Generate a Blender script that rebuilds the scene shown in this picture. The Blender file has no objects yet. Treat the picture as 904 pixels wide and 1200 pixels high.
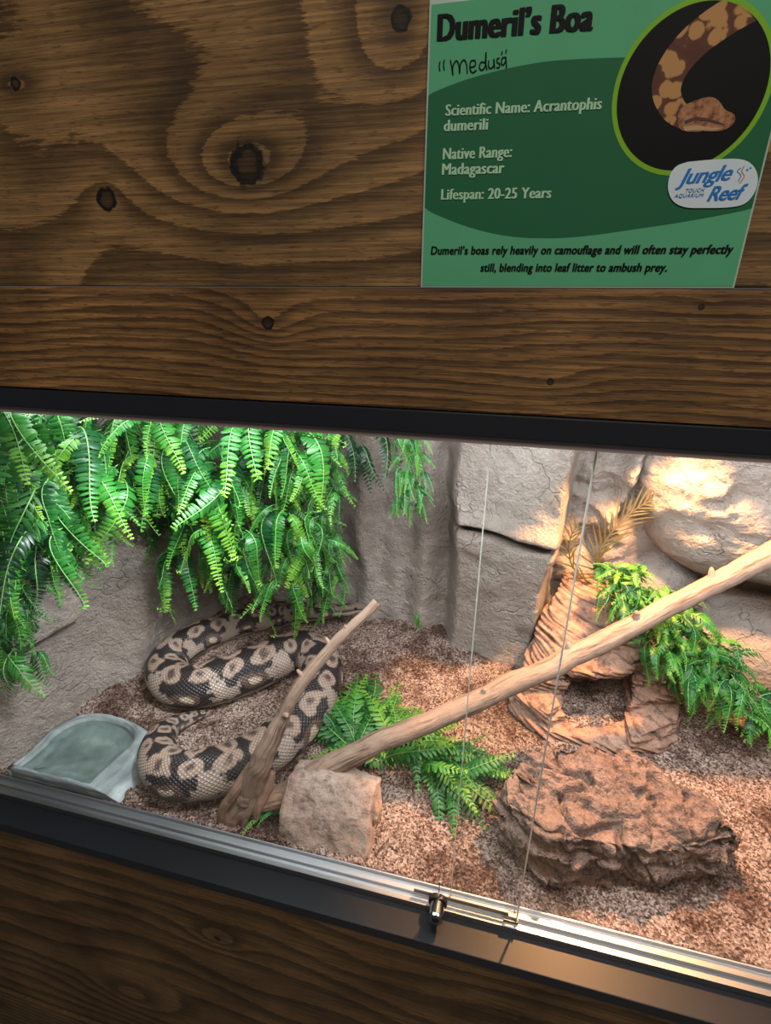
import bpy, bmesh, math, random
import numpy as np
from mathutils import Vector, Matrix
PI = math.pi
D = bpy.data
SC = bpy.context.scene
COL = SC.collection
random.seed(7)
RNG = np.random.default_rng(7)

# ---------------------------------------------------------------- camera
F_PX, S = 597.7, 0.46                     # focal length in pixels of a 904x1200 frame; camera to panel distance
CAM = np.array([0.0, -S, 1.70])
def cam_axes(yaw, pitch, roll):
    cy, sy, cp, sp = math.cos(yaw), math.sin(yaw), math.cos(pitch), math.sin(pitch)
    f = np.array([sy*cp, cy*cp, -sp]); r = np.array([cy, -sy, 0]); u = np.cross(r, f)
    c, s = math.cos(roll), math.sin(roll)
    return np.array([c*r+s*u, -s*r+c*u, f])
RM = cam_axes(*np.radians([-13.348, 22.421, .503]))
cd = D.cameras.new('camera'); cam = D.objects.new('camera', cd); COL.objects.link(cam)
cd.sensor_fit = 'HORIZONTAL'; cd.sensor_width = 36; cd.lens = 36*F_PX/904; cd.clip_start = 0.01
M = Matrix.Identity(4)
for i in range(3):
    M[i][0], M[i][1], M[i][2], M[i][3] = RM[0][i], RM[1][i], -RM[2][i], CAM[i]
cam.matrix_world = M
SC.camera = cam

# ---------------------------------------------------------------- world, lights, exposure
SC.view_settings.view_transform = 'Standard'; SC.view_settings.look = 'None'
SC.view_settings.exposure = 0.0; SC.view_settings.gamma = 1; SC.view_settings.use_curve_mapping = False
W = D.worlds.new('world'); SC.world = W; W.use_nodes = True
W.node_tree.nodes['Background'].inputs[0].default_value = (.92, .95, 1, 1)
W.node_tree.nodes['Background'].inputs[1].default_value = .075

def area(name, loc, target, sx, sy, power, color):
    l = D.lights.new(name, 'AREA'); l.shape = 'RECTANGLE'; l.size = sx; l.size_y = sy; l.energy = power; l.color = color
    o = D.objects.new(name, l); COL.objects.link(o); o.location = loc
    o.rotation_euler = (Vector(target)-Vector(loc)).to_track_quat('-Z', 'Y').to_euler(); return o
def spot(name, loc, target, power, color, angle, blend, radius):
    l = D.lights.new(name, 'SPOT'); l.energy = power; l.color = color; l.spot_size = math.radians(angle); l.spot_blend = blend
    l.shadow_soft_size = radius
    o = D.objects.new(name, l); COL.objects.link(o); o.location = loc
    o.rotation_euler = (Vector(target)-Vector(loc)).to_track_quat('-Z', 'Y').to_euler(); return o
area('led_bar', (.18, .13, 1.615), (.18, .62, .95), 1.2, .04, 13, (.93, .95, 1))
area('led_panel_fern', (-.62, .16, 1.615), (-.62, .42, .9), .7, .06, 2.6, (.94, .97, 1))
spot('left_wall_fill', (-.22, .09, 1.60), (-.90, .24, .93), 26, (.92, .96, 1), 58, .6, .03)  # unseen spot added to brighten the left wall
spot('heat_lamp', (.285, .53, 1.61), (.31, .42, .85), 74, (1, .47, .18), 78, .25, .02)
area('room_ceiling_light', (.3, -1.6, 3.0), (0, 0, 1.2), 1.2, .6, 23, (1, .90, .76))

# ---------------------------------------------------------------- helpers: picture ray -> place
def ray(px, py): return RM.T @ np.array([(px-452)/F_PX, -(py-600)/F_PX, 1])
def PY(px, py, Y):
    d = ray(px, py); return CAM + d*((Y+S)/d[1])
def PZ(px, py, z):
    d = ray(px, py); return CAM + d*((z-1.70)/d[2])
def depth(p): return float(RM[2] @ (np.array(p)-CAM))
def sstep(a, b, x):
    t = np.clip((x-a)/(b-a), 0, 1); return t*t*(3-2*t)
def _hash(i, j, k, seed):
    n = (i*374761393 + j*668265263 + k*1274126177 + seed*974634757) & 0xffffffff
    n = ((n ^ (n >> 13))*1103515245) & 0xffffffff
    n = ((n ^ (n >> 16))*2246822519) & 0xffffffff
    return ((n ^ (n >> 15)) & 0xffff)/32767.5 - 1
def vnoise(P, seed=0):
    P = np.asarray(P, float); I = np.floor(P).astype(np.int64); f = P-I; f = f*f*(3-2*f); out = 0
    for dx in (0, 1):
        wx = f[:, 0] if dx else 1-f[:, 0]
        for dy in (0, 1):
            wy = f[:, 1] if dy else 1-f[:, 1]
            for dz in (0, 1):
                wz = f[:, 2] if dz else 1-f[:, 2]
                out = out + wx*wy*wz*_hash(I[:, 0]+dx, I[:, 1]+dy, I[:, 2]+dz, seed)
    return out
def fbm(P, scale, octv=4, seed=0, rough=.5):
    P = np.asarray(P, float)*scale; a, out = 1, 0
    for o in range(octv):
        out = out + a*vnoise(P+o*17.3, seed+o); P = P*2.03; a *= rough
    return out
def ground(x, y):
    x = np.atleast_1d(np.asarray(x, float)); y = np.atleast_1d(np.asarray(y, float))
    t = sstep(.1, .7, y); P = np.stack([x, y, 0*x], 1)
    pocket = (1-sstep(-.72, -.66, x))*(1-sstep(.22, .28, y))     # the dish is bedded into the mulch
    return .826 + .05*t + .010*fbm(P, 6, 2, 3)*sstep(.07, .16, y) - .024*pocket
def G1(x, y): return float(ground(x, y)[0])
def PG(px, py, up=0):
    z = .83
    for _ in range(25):
        p = PZ(px, py, z); z = G1(p[0], p[1]) + up
    return p

# ---------------------------------------------------------------- helpers: objects
def mesh_obj(name, verts, faces, mats, parent=None, smooth=False, mi=None):
    me = D.meshes.new(name); me.from_pydata([tuple(map(float, v)) for v in verts], [], [tuple(map(int, f)) for f in faces])
    for m in (mats if isinstance(mats, (list, tuple)) else [mats]): me.materials.append(m)
    if mi is not None: me.polygons.foreach_set('material_index', list(mi))
    if smooth: me.polygons.foreach_set('use_smooth', [True]*len(me.polygons))
    me.update()
    o = D.objects.new(name, me); COL.objects.link(o)
    if parent is not None: o.parent = parent
    return o
def tag(o, label=None, cat=None, group=None, kind=None):
    if label: o['label'] = label
    if cat: o['category'] = cat
    if group: o['group'] = group
    if kind: o['kind'] = kind
    return o
def thing(name, loc, label, cat, group=None):
    o = D.objects.new(name, None); COL.objects.link(o); o.location = tuple(map(float, loc)); o.empty_display_size = .02
    return tag(o, label, cat, group)
def into(o, parent):
    """parent o, keeping its world-space mesh where it stands"""
    o.parent = parent; o.matrix_parent_inverse = Matrix.Translation(parent.location).inverted(); return o
def bm_obj(name, bm, mats, parent=None, smooth=False):
    me = D.meshes.new(name); bm.normal_update(); bm.to_mesh(me); bm.free()
    for m in (mats if isinstance(mats, (list, tuple)) else [mats]): me.materials.append(m)
    if smooth: me.polygons.foreach_set('use_smooth', [True]*len(me.polygons))
    o = D.objects.new(name, me); COL.objects.link(o)
    if parent is not None: into(o, parent)
    return o
def add_box(bm, lo, hi, bev=0):
    lo, hi = np.array(lo, float), np.array(hi, float)
    r = bmesh.ops.create_cube(bm, size=1); vs = r['verts']
    for v in vs: v.co = Vector(lo+(np.array(v.co)+.5)*(hi-lo))
    if bev:
        es = list({e for v in vs for e in v.link_edges})
        bmesh.ops.bevel(bm, geom=es, offset=bev, segments=2, affect='EDGES', profile=.6)
def box(name, lo, hi, mat, parent=None, bev=.001):
    bm = bmesh.new(); add_box(bm, lo, hi, bev); return bm_obj(name, bm, mat, parent)
def catmull(P, n):
    P = np.array(P, float); Q = np.vstack([2*P[0]-P[1], P, 2*P[-1]-P[-2]]); out = []
    m = len(P)-1
    for t in np.linspace(0, m-1e-9, n):
        i = int(t); f = t-i; a, b, c, d = Q[i], Q[i+1], Q[i+2], Q[i+3]
        out.append(.5*(2*b+(c-a)*f+(2*a-5*b+4*c-d)*f*f+(3*b-a-3*c+d)*f**3))
    return np.array(out)
def frames(C, up=(0, 0, 1)):
    T = np.gradient(C, axis=0); T /= np.linalg.norm(T, axis=1)[:, None]
    U = np.array(up, float); Sd = np.cross(T, U); n = np.linalg.norm(Sd, axis=1)[:, None]
    Sd = Sd/np.maximum(n, 1e-6); N = np.cross(Sd, T); return T, Sd, N
def tube_geo(C, R, m=12, sq=1.0, noise=None, up=(0, 0, 1)):
    """C (n,3) centres, R (n,) radii; closed ends"""
    n = len(C); T, Sd, N = frames(C, up); th = np.linspace(0, 2*PI, m, endpoint=False)
    V = np.empty((n, m, 3))
    for j, a in enumerate(th):
        V[:, j] = C + Sd*(R*math.cos(a))[:, None] + N*(R*sq*math.sin(a))[:, None]
    V = V.reshape(-1, 3)
    if noise is not None:
        c = np.repeat(C, m, 0); d = V-c; V = c + d*(1+noise(V))[:, None]
    F = [(i*m+j, i*m+(j+1) % m, (i+1)*m+(j+1) % m, (i+1)*m+j) for i in range(n-1) for j in range(m)]
    V = np.vstack([V, C[0], C[-1]]); a, b = n*m, n*m+1
    F += [(a, (j+1) % m, j) for j in range(m)] + [(b, (n-1)*m+j, (n-1)*m+(j+1) % m) for j in range(m)]
    return V, F
def join_geo(parts):
    V, F, o = [], [], 0
    for v, f in parts:
        V.append(np.asarray(v)); F += [tuple(i+o for i in q) for q in f]; o += len(v)
    return np.vstack(V), F
def remeshed(bm, voxel, smooth_iter=0, cut=None):
    """union of the closed shells in bm as one even surface; returns vertices and faces"""
    me = D.meshes.new('tmp'); bm.to_mesh(me); bm.free(); o = D.objects.new('tmp', me); COL.objects.link(o)
    r = o.modifiers.new('r', 'REMESH'); r.mode = 'VOXEL'; r.voxel_size = voxel
    tmp = []
    if cut is not None:
        cm = D.meshes.new('tmpc'); cut.to_mesh(cm); cut.free(); co = D.objects.new('tmpc', cm); COL.objects.link(co); tmp.append(co)
        b = o.modifiers.new('b', 'BOOLEAN'); b.operation = 'DIFFERENCE'; b.object = co; b.solver = 'EXACT'
        r2 = o.modifiers.new('r2', 'REMESH'); r2.mode = 'VOXEL'; r2.voxel_size = voxel
    if smooth_iter:
        s = o.modifiers.new('s', 'SMOOTH'); s.iterations = smooth_iter; s.factor = .5
    dg = bpy.context.evaluated_depsgraph_get(); dg.update(); m2 = D.meshes.new_from_object(o.evaluated_get(dg))
    V = np.array([v.co for v in m2.vertices]); F = [tuple(p.vertices) for p in m2.polygons]
    m2.calc_loop_triangles()
    N = np.array([v.normal for v in m2.vertices])
    for q in [o]+tmp: D.objects.remove(q)
    return V, F, N
def hull_bm(pts):
    bm = bmesh.new()
    for p in pts: bm.verts.new(tuple(map(float, p)))
    r = bmesh.ops.convex_hull(bm, input=bm.verts)
    bmesh.ops.delete(bm, geom=list({g for g in r['geom_interior']+r['geom_unused'] if isinstance(g, bmesh.types.BMVert)}), context='VERTS')
    return bm
def add_hull(bm, pts):
    b = hull_bm(pts); me = D.meshes.new('t'); b.to_mesh(me); b.free(); bm.from_mesh(me); D.meshes.remove(me)
def lerpc(a, b, t): return tuple(a[i]*(1-t)+b[i]*t for i in range(3))

# ---------------------------------------------------------------- materials
class NT:
    """small wrapper for writing node trees as expressions"""
    def __init__(s, name):
        s.m = D.materials.new(name); s.m.use_nodes = True; s.t = s.m.node_tree; s.n = s.t.nodes; s.l = s.t.links
        s.b = s.n['Principled BSDF']; s.out = s.n['Material Output']
    def put(s, sock, v):
        if hasattr(v, 'links'): s.l.new(v, sock)
        elif isinstance(v, (tuple, list)) and len(v) == 3 and sock.type == 'RGBA': sock.default_value = (*v, 1)
        else: sock.default_value = v
    def node(s, kind, ins={}, out=0, **props):
        n = s.n.new(kind)
        for k, v in props.items(): setattr(n, k, v)
        for k, v in ins.items(): s.put(n.inputs[k], v)
        return n.outputs[out]
    def m_(s, op, a, b=None, c=None, clamp=False):
        n = s.n.new('ShaderNodeMath'); n.operation = op; n.use_clamp = clamp; s.put(n.inputs[0], a)
        if b is not None: s.put(n.inputs[1], b)
        if c is not None: s.put(n.inputs[2], c)
        return n.outputs[0]
    def pos(s): return s.node('ShaderNodeTexCoord', out=3)
    def geo(s): return s.node('ShaderNodeNewGeometry', out=0)
    def map(s, v, scale=(1, 1, 1), loc=(0, 0, 0), rot=(0, 0, 0)):
        return s.node('ShaderNodeMapping', {0: v, 1: loc, 2: rot, 3: scale})
    def noise(s, v, scale, detail=4, rough=.55, dist=0, out=0):
        return s.node('ShaderNodeTexNoise', {'Vector': v, 'Scale': scale, 'Detail': detail, 'Roughness': rough, 'Distortion': dist}, out)
    def voro(s, v, scale, feature='F1', out=0, rnd=1):
        return s.node('ShaderNodeTexVoronoi', {'Vector': v, 'Scale': scale, 'Randomness': rnd}, out, feature=feature)
    def ramp(s, f, stops, interp='LINEAR'):
        n = s.n.new('ShaderNodeValToRGB'); e = n.color_ramp.elements; n.color_ramp.interpolation = interp
        while len(e) > 1: e.remove(e[0])
        for i, (p, c) in enumerate(stops):
            q = e[0] if i == 0 else e.new(p)
            q.position = p; q.color = (*c, 1) if isinstance(c, (tuple, list)) else (c, c, c, 1)
        s.put(n.inputs[0], f); return n.outputs[0]
    def mix(s, f, a, b, mode='MIX'):
        n = s.n.new('ShaderNodeMix'); n.data_type = 'RGBA'; n.blend_type = mode
        s.put(n.inputs[0], f); s.put(n.inputs[6], a); s.put(n.inputs[7], b); return n.outputs[2]
    def xyz(s, v):
        n = s.n.new('ShaderNodeSeparateXYZ'); s.put(n.inputs[0], v); return n.outputs
    def bump(s, h, strength=.5, dist=.01, normal=None):
        n = s.n.new('ShaderNodeBump'); s.put(n.inputs['Height'], h); n.inputs['Strength'].default_value = strength; n.inputs['Distance'].default_value = dist
        if normal is not None: s.l.new(normal, n.inputs['Normal'])
        s.l.new(n.outputs[0], s.b.inputs['Normal']); return n.outputs[0]
    def set(s, **k):
        for a, v in k.items(): s.put(s.b.inputs[a.replace('_', ' ')], v)
        return s.m
def flat_mat(name, col, rough=.5, metal=0, spec=.5, coat=0):
    t = NT(name); v = t.noise(t.pos(), 40, 3)
    c = t.mix(v, tuple(x*.93 for x in col), tuple(min(1, x*1.07) for x in col))
    t.set(Base_Color=c, Roughness=rough, Metallic=metal, Specular_IOR_Level=spec, Coat_Weight=coat); return t.m

def wood_mat(name, light, dark, freq, nscale, namp, knots=(), fib=1.0, seedv=(0, 0, 0), rough=.62, lines=.75, jagk=.42):
    t = NT(name); p = t.node('ShaderNodeNewGeometry', out=0); x, y, z = t.xyz(p)
    base = t.noise(t.map(p, nscale, seedv), 1, 2.5, .5)
    h = t.m_('MULTIPLY', base, namp); h = t.m_('ADD', h, t.m_('MULTIPLY', z, freq))
    dark_k = halo = None
    wob = t.noise(p, 130, 3)
    for (kx, kz, sx, sz, amp, core) in knots:
        ax = t.m_('SUBTRACT', x, kx); az = t.m_('SUBTRACT', z, kz)
        dx = t.m_('DIVIDE', ax, sx); dz = t.m_('DIVIDE', az, sz)
        d2 = t.m_('ADD', t.m_('MULTIPLY', dx, dx), t.m_('MULTIPLY', dz, dz))
        h = t.m_('ADD', h, t.m_('MULTIPLY', t.m_('DIVIDE', 1, t.m_('ADD', d2, 1)), amp))
        if core > 0:
            r = t.m_('DIVIDE', t.m_('SQRT', t.m_('ADD', t.m_('MULTIPLY', ax, ax), t.m_('MULTIPLY', az, az))), core)
            r = t.m_('ADD', r, t.m_('MULTIPLY', t.m_('SUBTRACT', wob, .5), .9))
            kk = t.ramp(r, [(.0, .72), (.50, .80), (.62, 1), (.86, 1), (1.0, 0)])
            dark_k = kk if dark_k is None else t.m_('MAXIMUM', dark_k, kk)
    fibre = t.noise(t.map(p, (7, 7, 300)), 1, 5, .68)
    jag = t.noise(t.map(p, (45, 45, 420)), 1, 3, .6)
    h = t.m_('ADD', h, t.m_('MULTIPLY', t.m_('SUBTRACT', jag, .5), jagk))
    fr = t.m_('FRACT', h)
    ring = t.ramp(fr, [(0, .05), (.05, 1.0), (.40, .88), (.62, .45), (.82, .12), (1, .03)])
    f2 = t.ramp(fibre, [(.36, 0.0), (.60, 1.0)])
    pores = t.ramp(t.noise(t.map(p, (70, 70, 480)), 1, 2, .5), [(.33, 0), (.42, 1)])
    k = t.m_('ADD', t.m_('MULTIPLY', ring, lines), t.m_('MULTIPLY', f2, (1-lines)))
    k = t.m_('MULTIPLY', k, t.m_('ADD', .42, t.m_('MULTIPLY', f2, .58)))
    k = t.m_('MULTIPLY', k, t.m_('ADD', .5, t.m_('MULTIPLY', pores, .5)))
    blot = t.ramp(t.noise(p, 6, 4, .6), [(.30, .45), (.65, 1.0)])
    c = t.mix(k, dark, light); c = t.mix(1, c, blot, 'MULTIPLY')
    if dark_k is not None: c = t.mix(dark_k, c, (.006, .004, .003))
    t.set(Base_Color=c, Roughness=rough, Specular_IOR_Level=.3)
    t.bump(k, .4, .0015); return t.m

MAT = {}
kp = lambda px, py: PY(px, py, 0)
k1, k2, k3, k4, k5 = kp(290, 193), kp(125, 234), kp(18, 98), kp(470, 22), kp(40, 420)
MAT['plywood'] = wood_mat('stained_plywood', (.41, .230, .088), (.055, .030, .012), 15, (1.7, 1, 3.0), 7.0,
    knots=[(k1[0], k1[2], .06, .032, 4.2, .0165), (k2[0], k2[2], .03, .03, -1.3, .0105), (k3[0], k3[2], .025, .012, 1.0, .0055), (k4[0], k4[2], .045, .05, 3.5, .008)],
    seedv=(3.1, 0, 1.7))
q1, q2, q3 = kp(316, 378), kp(645, 447), kp(820, 360)
MAT['plank'] = wood_mat('stained_plank', (.42, .215, .075), (.060, .030, .013), 105, (2.4, 1, 4), 5.5,
    knots=[(q1[0], q1[2], .035, .022, 2.6, .0065), (q2[0], q2[2], .04, .012, 1.2, .003), (q3[0], q3[2], .05, .012, .8, .0025)], seedv=(.4, 0, 5.2), lines=.7, jagk=.5)
l1 = kp(255, 1100); l2 = kp(150, 1165)
MAT['lower_panel'] = wood_mat('stained_lower_panel', (.30, .165, .068), (.060, .036, .016), 20, (1.3, 1, 3.5), 6,
    knots=[(l1[0], l1[2], .05, .03, 2.5, .006), (l2[0], l2[2], .12, .06, 3.0, 0)], seedv=(8.3, 0, 2.2))
MAT['base_wood'] = wood_mat('stained_base', (.30, .18, .075), (.09, .055, .025), 60, (2, 1, 4), 3, seedv=(1, 0, 9))
MAT['black'] = flat_mat('black_powder_coat', (.016, .018, .024), .42, 0, .35)
def alu():
    t = NT('aluminium'); p = t.pos(); n = t.noise(t.map(p, (3, 300, 300)), 1, 3)
    t.set(Base_Color=t.mix(n, (.36, .37, .39), (.52, .53, .55)), Metallic=1.0, Roughness=.42); return t.m
MAT['alu'] = alu()
def alu_dull():
    t = NT('dull_aluminium'); n = t.noise(t.map(t.pos(), (3, 300, 300)), 1, 3)
    t.set(Base_Color=t.mix(n, (.34, .27, .25), (.42, .34, .32)), Metallic=.1, Roughness=.5); return t.m
MAT['alu_dull'] = alu_dull()
MAT['chrome'] = flat_mat('dark_chrome', (.42, .43, .45), .16, 1)
MAT['strip'] = flat_mat('gunmetal', (.10, .10, .11), .38, .8)
def glass():
    t = NT('pane_glass'); t.n.remove(t.b)
    tr = t.node('ShaderNodeBsdfTransparent', {0: (.975, .985, .98)})
    gl = t.node('ShaderNodeBsdfGlossy', {'Color': (1, 1, 1), 'Roughness': .0})
    lw = t.node('ShaderNodeLayerWeight', {'Blend': .5}, 1)
    fz = t.m_('ADD', t.m_('MULTIPLY', t.m_('POWER', lw, 5.0), .9), .022)
    mx = t.node('ShaderNodeMixShader', {0: fz, 1: tr, 2: gl}); t.l.new(mx, t.out.inputs[0]); return t.m
MAT['glass'] = glass()
def glass_edge():
    t = NT('polished_glass_edge'); t.set(Base_Color=(.80, .80, .78), Roughness=.25, Specular_IOR_Level=.8)
    tl = t.node('ShaderNodeBsdfTranslucent', {0: (.85, .84, .82)})
    mx = t.node('ShaderNodeMixShader', {0: .55, 1: t.b.outputs[0], 2: tl}); t.l.new(mx, t.out.inputs[0]); return t.m
MAT['glass_edge'] = glass_edge()

def rock_wall_mat():
    t = NT('sprayed_rock_wall'); p = t.geo()
    n1 = t.noise(p, 4, 5, .6); n2 = t.noise(p, 30, 5, .6); n3 = t.noise(p, 170, 4, .65); v = t.voro(p, 260)
    c = t.ramp(n1, [(.28, (.34, .285, .24)), (.50, (.47, .405, .355)), (.72, (.56, .495, .44))])
    c = t.mix(t.ramp(n2, [(.3, .45), (.6, 0.0)]), c, (.25, .20, .16))
    att = t.node('ShaderNodeAttribute', out=2, attribute_name='crevice_shade')
    c = t.mix(att, c, (.17, .10, .06))  # shade of cracks and gaps mixed into the rock colour
    t.set(Base_Color=c, Roughness=.9, Specular_IOR_Level=.2)
    crack = t.m_('SUBTRACT', 1, t.ramp(t.voro(t.map(t.mix(.22, p, t.noise(p, 9, 3, out=1))), 11, 'DISTANCE_TO_EDGE'), [(0, 0), (.025, 1)]))
    crack = t.m_('MULTIPLY', crack, t.ramp(t.noise(p, 5, 2), [(.50, 0), (.62, 1)]))
    n4 = t.noise(p, 75, 5, .7)
    h = t.m_('ADD', t.m_('MULTIPLY', n2, .35), t.m_('ADD', t.m_('MULTIPLY', n3, .5), t.m_('MULTIPLY', n4, .75))); h = t.m_('SUBTRACT', h, t.m_('MULTIPLY', crack, .3))
    t.bump(h, 1.0, .020); return t.m
MAT['rock_wall'] = rock_wall_mat()
def mulch_mat():
    t = NT('coconut_mulch'); p = t.geo()
    f = t.noise(p, 190, 5, .8); v = t.voro(p, 330, out=1); vh = t.voro(p, 330)
    big = t.noise(p, 10, 6, .72)
    g = t.m_('ADD', t.m_('MULTIPLY', f, .65), t.m_('MULTIPLY', t.xyz(v)[0], .35))
    c = t.ramp(g, [(.26, (.030, .016, .012)), (.38, (.12, .068, .048)), (.50, (.31, .215, .172)), (.64, (.52, .40, .34)), (.8, (.72, .61, .54))])
    dk = t.ramp(big, [(.43, .95), (.54, 0)])
    c = t.mix(dk, c, t.ramp(g, [(.30, (.022, .012, .009)), (.55, (.11, .058, .040)), (.75, (.30, .20, .155))]))
    t.set(Base_Color=c, Roughness=.95, Specular_IOR_Level=.15)
    t.bump(t.m_('ADD', f, t.m_('MULTIPLY', vh, .6)), 1.0, .005); return t.m
MAT['mulch'] = mulch_mat()
def stone_mat(name, cols, dark, scale=1.0, bumpd=.01, strata=0, crackk=1.0):
    t = NT(name); p = t.geo()
    n1 = t.noise(p, 9*scale, 5, .62); n2 = t.noise(p, 48*scale, 6, .68); n3 = t.noise(p, 210*scale, 3, .6)
    c = t.ramp(n1, [(.30, cols[0]), (.50, cols[1]), (.70, cols[2])])
    c = t.mix(t.ramp(n2, [(.36, .85), (.50, 0)]), c, dark)
    c = t.mix(t.ramp(n3, [(.52, 0), (.75, .35)]), c, tuple(min(1, x*1.5) for x in cols[2]))
    h = t.m_('ADD', n2, t.m_('MULTIPLY', n3, .25))
    wp = t.mix(.12, p, t.noise(p, 14*scale, 4, .6, out=1))
    ce = t.ramp(t.voro(t.map(wp, (1, 1, 1.7)), 26*scale, 'DISTANCE_TO_EDGE'), [(0, 1), (.05, 0)])
    ce = t.m_('MULTIPLY', ce, t.ramp(t.noise(p, 12*scale, 3), [(.46, 0), (.56, crackk)]))
    c = t.mix(ce, c, tuple(x*.5 for x in dark)); h = t.m_('SUBTRACT', h, t.m_('MULTIPLY', ce, .5))
    if strata:
        x, y, z = t.xyz(p); s_ = t.m_('ADD', z, t.m_('MULTIPLY', x, strata))
        w = t.noise(t.node('ShaderNodeCombineXYZ', {0: t.m_('MULTIPLY', x, 5), 1: t.m_('MULTIPLY', y, 5), 2: t.m_('MULTIPLY', s_, 130)}), 1, 4, .6)
        c = t.mix(t.ramp(w, [(.34, .45), (.44, 0)]), c, dark); h = t.m_('ADD', h, t.m_('MULTIPLY', w, .6))
        c = t.mix(t.m_('MULTIPLY', t.node('ShaderNodeAttribute', out=2, attribute_name='crevice_shade'), .8), c, tuple(q*.6 for q in dark))  # strata grooves darkened in colour to strengthen their shade
    t.set(Base_Color=c, Roughness=.85, Specular_IOR_Level=.25); t.bump(h, .9, bumpd); return t.m
MAT['big_stone'] = stone_mat('reddish_boulder', [(.135, .082, .065), (.235, .150, .115), (.33, .235, .19)], (.060, .036, .030), 1.0, .016, 0, .25)
MAT['small_stone'] = stone_mat('pale_limestone', [(.25, .15, .115), (.33, .235, .185), (.40, .32, .26)], (.17, .105, .085), 1.4, .004, 0, .3)
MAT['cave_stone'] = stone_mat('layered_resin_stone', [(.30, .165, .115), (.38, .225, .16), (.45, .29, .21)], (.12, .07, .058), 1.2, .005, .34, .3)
def dish_mat():
    t = NT('grey_resin_dish'); p = t.geo(); x, y, z = t.xyz(p)
    n = t.noise(p, 22, 5, .6); f = t.noise(p, 190, 3)
    lay = t.noise(t.map(p, (6, 6, 120)), 1, 4)
    c = t.ramp(n, [(.3, (.16, .19, .19)), (.55, (.27, .31, .31)), (.75, (.42, .46, .46))])
    c = t.mix(t.ramp(lay, [(.36, .6), (.5, 0)]), c, (.06, .07, .08))
    t.set(Base_Color=c, Roughness=.6); t.bump(t.m_('ADD', t.m_('MULTIPLY', f, .3), lay), .6, .004); return t.m
MAT['dish'] = dish_mat()
def water():
    t = NT('still_water'); t.n.remove(t.b)
    tr = t.node('ShaderNodeBsdfTransparent', {0: (.72, .78, .75)})
    gl = t.node('ShaderNodeBsdfGlossy', {'Color': (1, 1, 1), 'Roughness': .03})
    lw = t.node('ShaderNodeLayerWeight', {'Blend': .5}, 1)
    fz = t.m_('ADD', t.m_('MULTIPLY', t.m_('POWER', lw, 5.0), .9), .02)
    mx = t.node('ShaderNodeMixShader', {0: fz, 1: tr, 2: gl}); t.l.new(mx, t.out.inputs[0]); return t.m
MAT['water'] = water()
def bark(name, a, b, dark):
    t = NT(name); uv = t.node('ShaderNodeAttribute', out=1, attribute_name='along')
    p = t.geo(); n = t.noise(p, 28, 4); g = t.noise(t.map(uv, (10, 5.5, 1)), 1, 5, .62, .6)
    f = t.noise(t.map(uv, (55, 14, 1)), 1, 3, .6)
    c = t.mix(n, a, b); c = t.mix(t.ramp(g, [(.33, .95), (.47, 0)]), c, dark)
    c = t.mix(t.ramp(f, [(.35, .35), (.5, 0)]), c, dark)
    t.set(Base_Color=c, Roughness=.75, Specular_IOR_Level=.25); t.bump(t.m_('ADD', g, t.m_('MULTIPLY', f, .35)), .8, .004); return t.m
MAT['bark'] = bark('driftwood', (.25, .165, .12), (.34, .24, .175), (.10, .062, .046))
MAT['bark_dark'] = bark('driftwood_root', (.28, .16, .11), (.38, .235, .165), (.09, .05, .04))
def leaf_mat(name, deep, mid, tip, rough=.38):
    t = NT(name); a = t.node('ShaderNodeAttribute', out=2, attribute_name='young'); r = t.node('ShaderNodeObjectInfo', out=5)
    n = t.noise(t.geo(), 60, 2)
    k = t.m_('ADD', t.m_('MULTIPLY', a, .75), t.m_('ADD', t.m_('MULTIPLY', r, .55), t.m_('MULTIPLY', n, .25))); k = t.m_('SUBTRACT', k, .22)
    c = t.ramp(k, [(0, deep), (.45, mid), (1, tip)])
    t.set(Base_Color=c, Roughness=rough, Specular_IOR_Level=.5)
    tl = t.node('ShaderNodeBsdfTranslucent', {0: c})
    mx = t.node('ShaderNodeMixShader', {0: .20, 1: t.b.outputs[0], 2: tl}); t.l.new(mx, t.out.inputs[0]); return t.m
MAT['leaf'] = leaf_mat('fern_leaf', (.008, .075, .020), (.034, .215, .026), (.25, .48, .030))
MAT['leaf_fine'] = leaf_mat('fine_fern_leaf', (.010, .080, .020), (.042, .22, .026), (.24, .46, .030), .45)
MAT['leaf_dark'] = leaf_mat('dark_fern_leaf', (.006, .040, .016), (.012, .075, .022), (.035, .15, .035), .4)
MAT['leaf_palm'] = leaf_mat('dry_palm_leaf', (.085, .075, .028), (.145, .125, .045), (.22, .19, .07), .5)
MAT['eye'] = flat_mat('snake_eye', (.02, .015, .01), .1)
MAT['stem'] = flat_mat('fern_stem', (.16, .36, .10), .45)
MAT['stem_palm'] = flat_mat('palm_stem', (.26, .22, .09), .5)
# ---------------------------------------------------------------- SETTING: front of the cabinet
XL, XR = -2.0, 1.6
zz = lambda k: 1.70 + k*S
Z_SEAM, Z_FT, Z_FB, Z_UB = zz(.026), zz(-.1945), zz(-.245), zz(-.262)
Z_LT, Z_LB = 1.70-1.061*S/.554, 1.70-1.960*S
st = lambda o: tag(o, kind='structure')
st(box('wall_front', (XL, 0, Z_SEAM), (XR, .02, 3.0), MAT['plywood'], bev=.0006))
st(box('trim_1', (XL, -.004, Z_FT), (XR, .02, Z_SEAM-.0012), MAT['plank'], bev=.0018))
st(box('trim_2', (XL, -.001, Z_FB), (XR, .03, Z_FT-.0015), MAT['black'], bev=.0015))
st(box('trim_3', (XL, -.001, Z_LB), (XR, .045, Z_LT), MAT['black'], bev=.0015))
st(box('wall_front_lower', (XL, 0, .186), (XR, .02, Z_LB-.001), MAT['lower_panel'], bev=.0006))
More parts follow.
